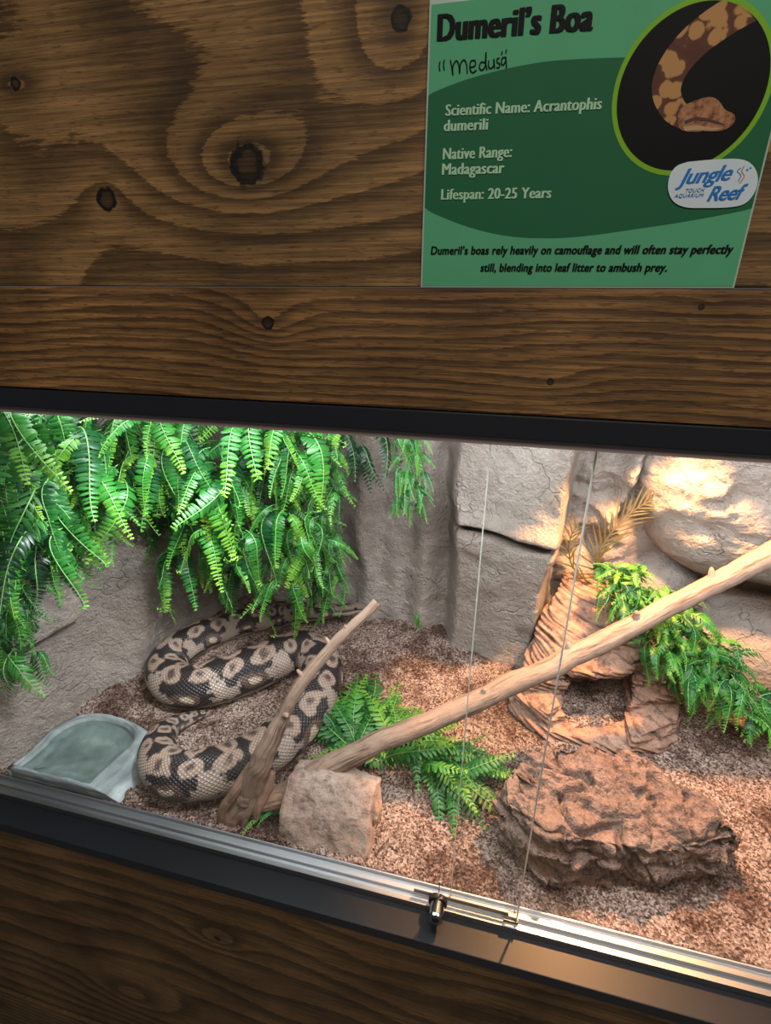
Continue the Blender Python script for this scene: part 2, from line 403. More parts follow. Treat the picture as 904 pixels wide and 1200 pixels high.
st(box('baseboard_front', (XL, -.004, 0), (XR, .02, .183), MAT['base_wood'], bev=.0015))
st(box('floor', (-4, -4, -.05), (4, .9, 0), flat_mat('concrete_floor', (.22, .21, .20), .6), bev=0))
# sliding tracks
def track_profile(name, pts, mat, label):
    n = len(pts); V = [(XL, y, z) for y, z in pts]+[(XR, y, z) for y, z in pts]
    F = [(i, (i+1) % n, n+(i+1) % n, n+i) for i in range(n)]+[tuple(range(n-1, -1, -1)), tuple(range(n, 2*n))]
    return tag(mesh_obj(name, V, F, mat), label, 'sliding door track')
zt = 1.70-1.0466*S/.554                 # top of the lower track
y0, y1 = .043, .077
def fins(z0, z1, ys, w):
    pts = [(ys[0], z0-.012)]
    for i, y in enumerate(ys):
        pts += [(y, z1 if i else z0-.012), (y, z1), (y+w, z1)]
        if i < len(ys)-1: pts += [(y+w, z0), (ys[i+1], z0)]
    pts += [(ys[-1]+w, z0-.012)]
    out = []
    for q in pts:
        if not out or out[-1] != q: out.append(q)
    return out
track_profile('sliding_track', fins(zt-.007, zt, (y0, y0+.016, y1-.002), .002), MAT['alu'], 'bright aluminium double channel track along the bottom of the glass')
track_profile('sliding_track', [(.006, Z_UB), (.010, Z_UB), (.010, Z_FB-.0002), (.060, Z_FB-.0002), (.060, Z_UB), (.064, Z_UB), (.064, Z_FB), (.006, Z_FB)], MAT['alu_dull'], 'dull grey upper track under the black top frame')

# glass panes
ztop, zbot = Z_UB+.004, zt-.006
def pane(xa, xb, y, label, edge_x):
    bm = bmesh.new(); add_box(bm, (xa, y, zbot), (xb, y+.005, ztop)); me_o = bm_obj('glass_pane', bm, [MAT['glass']])
    lo, hi = (edge_x-.0013, edge_x) if edge_x > (xa+xb)/2 else (edge_x, edge_x+.0013)
    box('polished_edge', (lo, y-.0002, zbot), (hi, y+.0052, ztop), MAT['glass_edge'], me_o, .0003)
    return tag(me_o, label, 'glass pane')
yf, yr = y0+.006, y0+.024
x_front, x_rear = float(PY(655, 795, yf)[0]), float(PY(562, 660, yr)[0])
pane(-1.5, x_front, yf, 'front sliding glass pane covering the left side with the lock bar', x_front)
pane(x_rear, 1.3, yr, 'rear sliding glass pane covering the right side over the big rock', x_rear)

# ---------------------------------------------------------------- SETTING: rock lined tank
def grid_obj(name, P, mat, crev=None):
    n, m, _ = P.shape; V = P.reshape(-1, 3)
    F = [(i*m+j, i*m+j+1, (i+1)*m+j+1, (i+1)*m+j) for i in range(n-1) for j in range(m-1)]
    o = mesh_obj(name, V, F, mat, smooth=True)
    if crev is not None:
        a = o.data.attributes.new('crevice_shade', 'FLOAT', 'POINT'); a.data.foreach_set('value', crev.reshape(-1).astype(np.float32))
    return o
def smin_box(a, lo, hi, r):   # soft bump 0..1 inside [lo,hi]
    return sstep(lo-r, lo+r, a)*(1-sstep(hi-r, hi+r, a))
def wall_back():
    xs = np.linspace(-.98, .98, 420); zs = np.linspace(.78, 1.66, 240); Z, X = np.meshgrid(zs, xs, indexing='ij')
    P = np.stack([X.ravel(), 0*X.ravel(), Z.ravel()], 1)
    n1 = fbm(P, 5, 3, 11).reshape(X.shape); n2 = fbm(P, 22, 4, 21).reshape(X.shape); wob = fbm(P, 9, 3, 31).reshape(X.shape)
    Y = np.full_like(X, .735) - .012*n1
    xw = X + .010*wob; zw = Z + .010*wob
    # vertical folds of the recess between fern and block
    for x0, w, a in ((-.33, .035, .035), (-.25, .030, .020), (-.175, .035, .045)):
        Y -= a*np.exp(-((xw-x0-.02*(Z-1.1))/w)**2)
    # tall block, cracked across
    crack = 1.232 - .10*(X+.11) + .012*wob
    b = smin_box(xw, -.105-.02*(zw-1.1), .137+.05*(zw-1.1), .022)
    dome = 1-.35*((X-.015)/.14)**2
    blk = b*(.098+.025*dome+.20*(xw-.06)+.034*sstep(.95, 1.30, Z))
    blk -= .035*np.exp(-((Z-crack)/.012)**2)*b + .018*sstep(0, .05, Z-crack)*b*sstep(-.02, .13, -X+.05)
    blk += .020*np.exp(-((Z-crack-.022)/.02)**2)*b
    Y -= blk
    # rough recess behind the palm frond
    rec = smin_box(xw, .16, .30, .02)
    Y -= rec*(.018+.018*n2+.022*fbm(P, 14, 4, 77).reshape(X.shape))
    Y -= .05*np.exp(-((xw-.262-.12*(Z-1.25))/.016)**2)*sstep(1.16, 1.25, Z)
    # upper right boulder
    cx, cz = .62, 1.46
    e = (np.abs((xw-cx)/.325)**3.2 + np.abs((zw-cz)/.335)**3.2)
    bo = np.clip(1-e, 0, 1)**.42
    Y -= bo*.17
    # lower right boulder and the gap between them, its shade browned in by crev
    e2 = (np.abs((xw-.72)/.26)**2.6 + np.abs((zw-.93)/.155)**3)
    bo2 = np.clip(1-e2, 0, 1)**.45
    Y = np.where(bo2 > 0, Y-bo2*.14*(1-np.clip(bo, 0, 1)), Y)
    e3 = (np.abs((xw-.40)/.10)**2.4 + np.abs((zw-.98)/.16)**2.6)
    Y -= np.clip(1-e3, 0, 1)**.5*.07*(1-np.clip(bo*3, 0, 1))
    # left part: low boulders hidden by the ferns
    e4 = (np.abs((xw+.62)/.22)**3+np.abs((zw-1.32)/.20)**3); Y -= np.clip(1-e4, 0, 1)**.5*.10
    Y -= .0045*n2 + .010*n2*np.clip(bo, 0, 1)*sstep(1.22, 1.30, Z)
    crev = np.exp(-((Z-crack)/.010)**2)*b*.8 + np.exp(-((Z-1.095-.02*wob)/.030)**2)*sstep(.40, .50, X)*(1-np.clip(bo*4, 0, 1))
    o = grid_obj('wall_back', np.stack([X, Y, Z], 2), MAT['rock_wall'], np.clip(crev, 0, 1)); st(o)
wall_back()
def wall_x_left(y): return -.985 + .36*(y-.0)
def wall_left():
    ys = np.linspace(.02, .80, 220); zs = np.linspace(.78, 1.66, 220); Z, Yg = np.meshgrid(zs, ys, indexing='ij')
    P = np.stack([0*Yg.ravel()+5, Yg.ravel(), Z.ravel()], 1)
    n1 = fbm(P, 4, 3, 41).reshape(Z.shape); n2 = fbm(P, 24, 4, 51).reshape(Z.shape)
    X = wall_x_left(Yg) - .05*(Z-.83) + .010*n1
    edge = 1.045 + .10*(Yg-.2) + .010*n1
    X += .055*sstep(-.012, .025, Z-edge)*(1-sstep(.28, .34, Yg+.05*n1))*(1-.5*sstep(.05, .25, Z-edge))
    X += .030*np.exp(-((Yg-.40-.25*(Z-.9))/.05)**2)
    X += .09*np.exp(-((Yg-.56)/.09)**2)*sstep(.9, 1.15, Z)
    X += .0035*n2
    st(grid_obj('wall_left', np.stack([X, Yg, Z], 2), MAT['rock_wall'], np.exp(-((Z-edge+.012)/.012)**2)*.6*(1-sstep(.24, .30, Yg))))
wall_left()
def wall_right():
    ys = np.linspace(.02, .80, 90); zs = np.linspace(.78, 1.66, 90); Z, Yg = np.meshgrid(zs, ys, indexing='ij')
    P = np.stack([0*Yg.ravel()+9, Yg.ravel(), Z.ravel()], 1); n1 = fbm(P, 5, 4, 61).reshape(Z.shape)
    st(grid_obj('wall_right', np.stack([.93-.02*n1, Yg, Z], 2), MAT['rock_wall']))
wall_right()
st(box('ceiling', (-1.2, .03, 1.66), (1.0, .80, 1.68), flat_mat('white_tank_lid', (.5, .5, .5), .7), bev=0))
def substrate():
    xs = np.linspace(-1.06, .98, 520); ys = np.linspace(y1+.0015, .80, 230); Yg, X = np.meshgrid(ys, xs, indexing='ij')
    P = np.stack([X.ravel(), Yg.ravel(), 0*X.ravel()], 1)
    Z = ground(X.ravel(), Yg.ravel()) + .0022*fbm(P, 55, 3, 71) + .0016*vnoise(P*260, 5)
    Z = Z.reshape(X.shape); Z[0] = .80
    o = grid_obj('mulch_bed', np.stack([X, Yg, Z], 2), MAT['mulch'])
    tag(o, 'brown crumbly coconut mulch covering the tank floor', 'mulch', kind='stuff')
substrate()

# ---------------------------------------------------------------- BIG ROCK, SMALL ROCK, CAVE
def rock_from(name, bm, voxel, disp, mat, label, cat, sm=6, cut=None):
    V, F, N = remeshed(bm, voxel, sm, cut)
    joint = getattr(disp, 'joint', None); jv = joint(V) if joint else None
    V = V + N*disp(V, N)[:, None]
    o = mesh_obj(name, V, F, mat, smooth=True)
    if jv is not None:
        a = o.data.attributes.new('crevice_shade', 'FLOAT', 'POINT'); a.data.foreach_set('value', jv.astype(np.float32))
    return tag(o, label, cat)
def big_rock():
    T = [(600, 892, .955), (640, 866, .965), (700, 872, .97), (760, 890, .965), (815, 925, .95), (858, 955, .935), (884, 982, .915), (872, 1000, .895), (800, 1000, .915), (720, 992, .925), (640, 975, .935), (590, 940, .93)]
    Mid = [(572, 940, .885), (572, 975, .865), (606, 1000, .875), (700, 1020, .885), (800, 1025, .875), (862, 1022, .87)]
    B = [(590, 990, .815), (640, 1040, .815), (740, 1048, .815), (846, 1040, .815), (850, 1000, .815), (780, 920, .82), (640, 910, .82)]
    pts = [PZ(*p) for p in T+Mid+B]
    bm = hull_bm(pts)
    def disp(V, N):
        d = .016*fbm(V, 9, 3, 5) + .009*fbm(V, 30, 4, 6)
        side = 1-np.clip(N[:, 2]*1.3, 0, 1); s_ = V[:, 2]+.14*V[:, 0]+.010*fbm(V, 10, 3, 8)
        fr = (s_*22) % 1; d += side*(.014*(fr-.5)-.022*np.exp(-((fr-.05)/.10)**2))
        W_ = V+.02*np.stack([fbm(V, 12, 2, 70+k) for k in range(3)], 1)
        for sc_, am, wd in ((8, .022, .09), (18, .012, .12), (40, .006, .16)):
            r = np.abs(fbm(W_*np.array([1, 1, 1.6]), sc_, 2, 15+sc_)); d -= am*np.clip(1-r/wd, 0, 1)**1.5
        d += .006*np.floor(fbm(W_, 8, 2, 44)*3)/3*2
        return d
    rock_from('boulder', bm, .0035, disp, MAT['big_stone'], 'large reddish brown boulder with a ledged front lying on the mulch', 'rock', 14)
big_rock()
def small_rock():
    fr = [(339, 912, .905), (368, 910, .912), (420, 922, .905), (440, 932, .895), (436, 950, .885), (430, 1000, .83), (428, 1010, .815), (380, 1006, .815), (326, 988, .815), (330, 960, .86)]
    pts = [PZ(*p) for p in fr]; pts += [p+np.array([.0, .05, -.012]) for p in pts[:6]] + [np.array([p[0], p[1]+.05, .815]) for p in pts[5:9]]
    rock_from('small_rock', hull_bm(pts), .0022, lambda V, N: .007*fbm(V, 16, 3, 9)+.0012*fbm(V, 90, 3, 12), MAT['small_stone'], 'small pale angular rock propped behind the glass beside the branch foot', 'rock', 5)
    pts = [PZ(*p) for p in [(425, 925, .89), (440, 922, .885), (443, 955, .86), (438, 972, .835), (428, 968, .835)]]; pts += [p+np.array([.0, .03, -.008]) for p in pts]+[np.array([p[0], p[1]+.02, .82]) for p in pts[2:]]
    rock_from('small_rock', hull_bm(pts), .002, lambda V, N: .004*fbm(V, 30, 4, 19), MAT['small_stone'], 'little stone chip tucked behind the right side of the small pale rock', 'rock', 3)
small_rock()
def cave():
    bm = bmesh.new()
    Z3 = lambda l: [PZ(*p) for p in l]
    # base ring
    base = Z3([(600, 822, .875), (618, 842, .872), (645, 858, .872), (690, 868, .87), (735, 878, .87), (772, 874, .875), (796, 848, .885), (798, 820, .89), (770, 770, .89), (700, 740, .89), (640, 765, .89), (612, 795, .885)])
    add_hull(bm, base+[np.array([p[0], p[1], .84]) + np.array([0, -.004, 0]) for p in base])
    # main sloping mass with the back-left apex
    apex = Z3([(664, 668, 1.115), (678, 668, 1.12), (722, 690, 1.10), (756, 732, 1.05)])
    left = Z3([(606, 812, .905), (616, 775, .95), (630, 740, 1.00), (645, 705, 1.06)])
    lowl = Z3([(650, 815, .90), (655, 785, .975), (756, 765, .985)])
    ms = apex+left+lowl
    bk = [np.array([p[0]+.03, p[1]+.06, p[2]-.03]) for p in apex] + [np.array([p[0], min(p[1]+.05, .66), .85]) for p in apex+left]
    add_hull(bm, ms+bk)
    # overhanging lip slab
    lip = Z3([(654, 772, 1.00), (672, 788, .985), (700, 790, .98), (728, 787, .98), (750, 774, .985), (756, 756, .995), (735, 745, 1.01), (690, 745, 1.015)])
    add_hull(bm, lip+[p+np.array([.004, .012, -.026]) for p in lip])
    # stacked stones on the right
    for pts in ([(742, 868, .895), (796, 845, .895), (796, 815, .90), (768, 805, .905), (738, 835, .90)], [(738, 830, .915), (794, 812, .93), (792, 790, .935), (762, 790, .935), (742, 808, .93)], [(742, 800, .945), (796, 790, .955), (788, 766, .965), (758, 768, .965), (745, 785, .955)], [(748, 778, .97), (780, 770, .98), (775, 752, .99), (752, 756, .99)]):
        q = Z3(pts); c = sum(q)/len(q)
        add_hull(bm, q+[p+np.array([0, .004, -.030]) for p in q]+[c+np.array([0, 0, .006])])
    # stones on the left of the mouth
    for pts in ([(604, 815, .905), (642, 838, .905), (655, 826, .91), (640, 800, .92), (615, 795, .92)], [(642, 846, .89), (664, 838, .892), (668, 815, .90), (650, 812, .905)]):
        q = Z3(pts); add_hull(bm, q+[p+np.array([0, .004, -.03]) for p in q])
    cut = bmesh.new()
    c0 = PZ(698, 822, .87)
    c1 = Z3([(656, 826, .89), (664, 790, .955), (700, 786, .962), (742, 790, .952), (738, 832, .885), (700, 846, .874), (672, 842, .88)])
    add_hull(cut, [p+np.array([.0, -.02, 0]) for p in c1] + [p*np.array([1, 1, 0])+np.array([.012, .09, .82]) for p in c1] + [p+np.array([.01, .07, -.02]) for p in c1[:4]] + [np.array([p[0], p[1], .82]) for p in c1])
    def disp(V, N):
        s_ = V[:, 2]+.34*V[:, 0]+.007*fbm(V, 9, 3, 18); side = np.clip(1.3-np.abs(N[:, 2]), 0, 1)
        q = s_*33; fr = q % 1; k = np.floor(q)
        step = vnoise(np.stack([k*7.31, 0*k+.5, 0*k+.5], 1), 3)
        e = np.minimum(fr, 1-fr)
        return (.010*step+.006*(fr-.4))*sstep(0, .16, e)*side - .012*np.exp(-(e/.055)**2)*np.clip(side+.2, 0, 1)*sstep(-.45, .15, fbm(V, 13, 3, 38)) + .004*fbm(V, 26, 4, 28) + .003*np.sin(s_*33*2*PI*2.6+4*fbm(V, 7, 2, 58))*side
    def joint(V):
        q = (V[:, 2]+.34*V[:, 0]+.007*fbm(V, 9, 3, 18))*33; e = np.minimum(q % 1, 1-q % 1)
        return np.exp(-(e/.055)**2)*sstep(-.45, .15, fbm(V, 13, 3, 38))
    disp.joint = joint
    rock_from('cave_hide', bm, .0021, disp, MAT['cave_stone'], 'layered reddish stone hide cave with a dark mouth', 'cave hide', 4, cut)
cave()

# ---------------------------------------------------------------- WATER DISH
def dish():
    rim = [(6, 902), (36, 879), (66, 851), (100, 837), (133, 838), (154, 848), (162, 864), (142, 886), (118, 908), (92, 928), (50, 918)]
    zr = .848; R = [PZ(px, py, zr) for px, py in rim]
    R = catmull(R+[R[0]], 97)[:-1]; R[:, 1] = np.maximum(R[:, 1], .086); R[:, 2] = zr
    c = R.mean(0); out = lambda k: (R-c)*np.array([k, k, 1])+c
    dirx = np.clip((R[:, 0]-c[0])/.1, 0, 1)[:, None]
    def ring(k, z, push=0):
        q = out(k); q[:, 2] = z; q[:, 0] += push*dirx[:, 0]; q[:, 1] = np.maximum(q[:, 1], .0835); return q
    prof = [ring(1.10, .815, .085), ring(1.08, .825, .072), ring(1.05, .838, .040), ring(1.03, .845, .012), ring(1.0, zr), ring(.955, zr+.001), ring(.93, zr-.004), ring(.90, zr-.014), ring(.82, zr-.022), ring(.60, zr-.026)]
    nr, m = len(prof), len(R); V = np.vstack(prof); V = V + (.0022*fbm(V, 40, 3, 33))[:, None]*np.array([1, .3, 1])
    F = [(i*m+j, i*m+(j+1) % m, (i+1)*m+(j+1) % m, (i+1)*m+j) for i in range(nr-1) for j in range(m)]
    F.append(tuple((nr-1)*m+j for j in range(m))); F.append(tuple(range(m-1, -1, -1)))
    t = thing('water_dish', (c[0], c[1], .826), 'grey stone textured water dish in the front left corner', 'water dish')
    into(mesh_obj('bowl', V, F, MAT['dish'], smooth=True), t)
    w = ring(.90, zr-.012); into(tag(mesh_obj('water', w, [tuple(range(m))], MAT['water']), 'still clear water'), t)
dish()

# ---------------------------------------------------------------- SNAKE
def snake():
    pts = [(433, 714, .018), (420, 712, .022), (405, 714, .018), (375, 716, .024), (335, 720, .032), (298, 726, .036), (265, 735, .038), (228, 750, .042), (203, 768, .046), (196, 788, .048), (214, 804, .050), (252, 799, .052), (300, 782, .052), (340, 765, .051), (366, 766, .050), (378, 790, .048), (364, 828, .048), (330, 866, .048), (288, 892, .047), (245, 906, .046), (208, 908, .044), (188, 893, .040), (186, 872, .033), (197, 855, .025), (217, 844, .017), (246, 834, .006)]
    C = []
    for px, py, r in pts:
        q = PG(px, py, up=r*.86)
        if px in (433, 420, 405, 375): q = PY(px, py, .640-.0004*(433-px))
        C.append(q)
    C = np.array(C); rr = np.array([p[2] for p in pts])
    n = 1500
    D4 = catmull(np.hstack([C, rr[:, None]]), n); 
    for _ in range(30): D4[1:-1] = .5*D4[1:-1]+.25*(D4[2:]+D4[:-2])
    seg = np.linalg.norm(np.diff(D4[:, :3], axis=0), axis=1); s = np.concatenate([[0], np.cumsum(seg)])
    t = np.linspace(0, s[-1], n); P4 = np.stack([np.interp(t, s, D4[:, k]) for k in range(4)], 1)
    Cc, R = P4[:, :3], P4[:, 3]
    # head outline
    hl = .085; h = t < hl; u = t[h]/hl
    R[h] = .004+.018*np.sin(np.clip(u, 0, 1)*PI*.62)**.6*(1-.18*sstep(.6, 1, u))
    R[0] = .002; R[-1] = .0015
    m = 84; T, Sd, N = frames(Cc); th = np.linspace(0, 2*PI, m, endpoint=False)
    V = np.empty((n, m, 3)); hs = np.where(t < hl, .68, 1.0); hs = np.interp(t, [0, .07, .13], [.66, .72, 1.0])
    for j, a in enumerate(th):
        sn = math.sin(a); vy = sn if sn > 0 else max(sn, -.80)
        V[:, j] = Cc + Sd*(R*1.02*math.cos(a))[:, None] + N*(R*.96*hs*vy)[:, None]
    V = V.reshape(-1, 3)
    F = [(i*m+j, i*m+(j+1) % m, (i+1)*m+(j+1) % m, (i+1)*m+j) for i in range(n-1) for j in range(m)]
    F += [tuple(range(m-1, -1, -1)), tuple((n-1)*m+j for j in range(m))]
    # skin pattern: paired pale ovals on the back, jagged pale crosses and ringed spots on the sides
    tt = np.repeat(t, m); an = np.tile(th, n)              # th=pi/2 is the back
    w = (an-PI/2+PI) % (2*PI)-PI                           # -pi..pi, 0 on the back
    Rm = np.repeat(np.maximum(R, .006), m)
    Q = np.stack([np.cos(an)*2.2, np.sin(an)*2.2, tt*38], 1)
    jag = fbm(Q, 1.0, 3, 91); fine = fbm(Q, 5, 2, 93)
    # coordinates: a along body, cell length follows girth
    ph = np.interp(t, t, np.cumsum(np.gradient(t)/np.maximum(.128*(R/.05)**.8, .035))); ph = np.repeat(ph, m)
    w2 = w + .16*jag; p2 = ph + .07*fbm(Q, .7, 2, 95)
    tan_, pale, dk, brown, grey = map(np.array, ((.36, .255, .20), (.54, .44, .33), (.022, .016, .016), (.135, .082, .065), (.34, .28, .24)))
    col = np.tile(dk, (n*m, 1))
    def blend(mask, c): 
        nonlocal col; k = np.clip(mask, 0, 1)[:, None]; col = col*(1-k)+c*k
    cell = lambda o: (p2+o+.5) % 1-.5
    edge = lambda d, s_=.06: np.clip(.5-d/s_, 0, 1)
    a0 = np.abs(w2)
    # paired ovals on the back, each with a brown heart
    for o in (.25, .75):
        wob = .05*np.sin(ph*5.1+o*9)
        d = np.hypot(cell(o)/.185, (a0-.44-wob)/.40)-1+.13*jag; blend(edge(d, .12), tan_)
        blend(edge(d+.62, .25)*.85, brown)
        d = np.hypot(cell(o+.02)/.05, (a0-.44)/.22)-1+.2*jag; blend(edge(d, .3)*.55, dk)
    # jagged side crosses
    cx = np.abs(cell(.5)); dd = np.minimum(np.maximum(cx/.25, np.abs(a0-1.55)/.30), np.maximum(cx/.13, np.abs(a0-1.25)/.62)) - 1 + .42*jag+.20*fine
    blend(edge(dd, .08), tan_*.52+grey*.50); blend(edge(dd+.6, .35)*.30, pale)
    # ringed spots between the crosses
    d2 = np.hypot(cell(.0)/.20, (a0-1.42)/.40)-1+.15*jag; blend(edge(d2, .15)*.85, brown)
    d = np.hypot(cell(.0)/.10, (a0-1.45)/.20)-1+.15*jag; blend(edge(d, .18), pale)
    # belly
    blend(sstep(1.95, 2.25, np.abs(w)+.12*jag), np.array((.47, .37, .30)))
    col *= (1+.10*fine)[:, None]
    # head: pale brown with a dark band through the eye
    hd = np.repeat(1-sstep(hl*.85, hl*1.25, t), m)
    hc = np.tile(np.array((.27, .20, .165)), (n*m, 1)); st_ = np.exp(-((np.abs(w)-1.15)/.16)**2); hc = hc*(1-st_[:, None]*.9)
    st2 = np.exp(-((np.abs(w)-.1)/.18)**2)*np.repeat(sstep(.35*hl, .7*hl, t), m); hc = hc*(1-st2[:, None]*.85)
    lip = sstep(1.3, 1.5, np.abs(w)); hc = hc*(1-lip[:, None])+lip[:, None]*np.array((.50, .42, .35))
    col = col*(1-hd[:, None])+hc*hd[:, None]
    MT = NT('boa_scales'); uv = MT.node('ShaderNodeUVMap', uv_map='scale')
    x, y, _ = MT.xyz(uv)
    ix = MT.m_('ADD', x, y); iy = MT.m_('SUBTRACT', x, y)
    fx = MT.m_('ABSOLUTE', MT.m_('SUBTRACT', MT.m_('FRACT', ix), .5)); fy = MT.m_('ABSOLUTE', MT.m_('SUBTRACT', MT.m_('FRACT', iy), .5))
    e = MT.m_('MAXIMUM', fx, fy)                            # .5 at scale borders
    net = MT.ramp(e, [(.36, 0), (.48, 1)])
    c = MT.node('ShaderNodeAttribute', out=0, attribute_name='skin')
    c2 = MT.mix(MT.m_('MULTIPLY', net, .55), c, (.012, .010, .010))
    MT.set(Base_Color=c2, Roughness=.42, Specular_IOR_Level=.45); MT.bump(MT.ramp(e, [(.1, 1), (.5, 0)]), .6, .0022)
    tg = thing('boa_snake', (Cc[800][0], Cc[800][1], G1(Cc[800][0], Cc[800][1])), 'thick dark and tan patterned boa coiled on the mulch', 'snake')
    o = mesh_obj('body', V, F, MT.m, smooth=True)
    ca = o.data.color_attributes.new('skin', 'FLOAT_COLOR', 'POINT'); ca.data.foreach_set('color', np.hstack([col, np.ones((n*m, 1))]).astype(np.float32).ravel())
    ul = o.data.uv_layers.new(name='scale'); li = np.array([l.vertex_index for l in o.data.loops])
    rows, colm = li//m, li % m
    us = np.cumsum(np.gradient(t)/np.maximum(.0085*(R/.05)**.9, .0022))
    U = us[rows]; Vv = th[colm]/(2*PI)*36
    arr = np.stack([U, Vv], 1)
    # keep the seam from wrapping backwards
    lt = np.array([p.loop_total for p in o.data.polygons]); ls = np.array([p.loop_start for p in o.data.polygons])
    for s0, k in zip(ls[lt == 4], lt[lt == 4]):
        q = arr[s0:s0+k, 1]
        if q.max()-q.min() > 18: q[q < 18] += 36
    ul.data.foreach_set('uv', arr.astype(np.float32).ravel())
    into(o, tg)
    i = int(np.searchsorted(t, hl*.38))
    for sg in (-1, 1):
        p = Cc[i]+Sd[i]*sg*R[i]*.86+N[i]*R[i]*.34
        bm = bmesh.new(); bmesh.ops.create_uvsphere(bm, u_segments=12, v_segments=8, radius=.0042)
        bmesh.ops.translate(bm, vec=Vector(p), verts=bm.verts); bm_obj('eye', bm, MAT['eye'], tg, True)
snake()

# ---------------------------------------------------------------- DRIFTWOOD
def limb(name, spec, n, m, mat, parent, seed, rn=.10, knobs=()):
    """spec: (px, py, Y, width in pixels)"""
    C = np.array([PY(a, b, y) for a, b, y, w in spec]); R = np.array([w/2*depth(c)/F_PX for c, (a, b, y, w) in zip(C, spec)])
    q = catmull(np.hstack([C, R[:, None]]), n); Cc, R = q[:, :3], q[:, 3]
    Cc = Cc + .0022*np.stack([fbm(Cc, 18, 2, seed+k) for k in range(3)], 1)
    V, F = tube_geo(Cc, R, m, 1, lambda P: rn*fbm(P, 26, 3, seed+7)+.05*fbm(P, 90, 2, seed+9))
    s = np.concatenate([[0], np.cumsum(np.linalg.norm(np.diff(Cc, axis=0), axis=1))])
    th = np.linspace(0, 2*PI, m, endpoint=False)
    al = np.zeros((len(V), 3)); al[:n*m, 0] = np.repeat(s, m); al[:n*m, 1] = np.tile(np.abs((th/(2*PI)*2) % 2-1)*1.5, n); al[:n*m, 2] = 0
    parts = [(V, F)]; als = [al]
    for (f, ang, ln, rad) in knobs:
        i = int(f*(n-1)); T, Sd, N = frames(Cc); d = Sd[i]*math.cos(ang)+N[i]*math.sin(ang)+.3*T[i]
        c = np.array([Cc[i]+d*R[i]*k for k in (.4, .8, 1.05, 1.05+ln*.6, 1.05+ln)]); r = np.array([rad*1.7, rad*1.35, rad, rad*.75, rad*.35])*R[i]
        v, fc = tube_geo(c, r, 8, 1, None, (0, 1, 0)); parts.append((v, fc)); a = np.zeros((len(v), 3)); a[:, 0] = s[i]+v[:, 2]; als.append(a)
    V, F = join_geo(parts); A = np.vstack(als)
    o = mesh_obj(name, V, F, mat, smooth=True)
    a = o.data.attributes.new('along', 'FLOAT_VECTOR', 'POINT'); a.data.foreach_set('vector', A.astype(np.float32).ravel())
    return into(o, parent)
def branch():
    b = PG(285, 962); t = thing('driftwood_branch', b, 'forked dry driftwood branch leaning across the tank', 'branch')
    limb('long_limb', [(322, 936, .140, 26), (345, 925, .155, 27), (380, 902, .185, 27), (415, 884, .210, 26), (450, 868, .235, 25), (520, 838, .285, 24), (600, 802, .345, 25), (680, 765, .405, 25), (760, 724, .450, 24), (840, 683, .485, 24), (900, 652, .51, 27), (960, 622, .535, 24), (1000, 603, .56, 18)], 220, 22, MAT['bark'], t, 100, .07,
        [(.575, 1.7, .5, .32), (.655, 1.5, .55, .36), (.745, 1.7, .7, .34), (.47, 1.4, .35, .28), (.72, -1.2, .3, .3)])
    limb('short_limb', [(287, 935, .118, 26), (302, 900, .130, 26), (316, 870, .145, 23), (328, 848, .160, 18), (342, 818, .180, 15), (362, 789, .205, 15), (385, 762, .230, 14), (412, 735, .258, 12), (443, 706, .288, 11)], 140, 18, MAT['bark'], t, 120, .10,
        [(.60, 1.9, .9, .40), (.77, 2.2, .8, .35), (.86, 1.6, .5, .3), (.43, .4, .6, .4)])
    limb('root', [(262, 974, .098, 8), (272, 956, .106, 22), (290, 944, .118, 28), (310, 939, .130, 27), (332, 933, .144, 25), (352, 921, .158, 20)], 80, 22, MAT['bark_dark'], t, 140, .22)
    limb('root', [(256, 968, .094, 6), (262, 948, .102, 15), (276, 926, .113, 18), (296, 902, .127, 17), (312, 878, .141, 11)], 70, 16, MAT['bark_dark'], t, 160, .26)
    limb('root', [(264, 978, .094, 6), (272, 958, .101, 15), (286, 934, .113, 17), (302, 906, .127, 14), (316, 876, .142, 8)], 70, 16, MAT['bark'], t, 170, .28)
    limb('root', [(283, 972, .095, 5), (288, 955, .103, 13), (300, 930, .118, 15), (308, 904, .130, 11), (318, 872, .144, 6)], 60, 14, MAT['bark'], t, 180, .26)
    limb('root', [(300, 962, .101, 5), (303, 946, .110, 11), (312, 928, .122, 12), (320, 905, .134, 7)], 50, 12, MAT['bark_dark'], t, 190, .24)
branch()
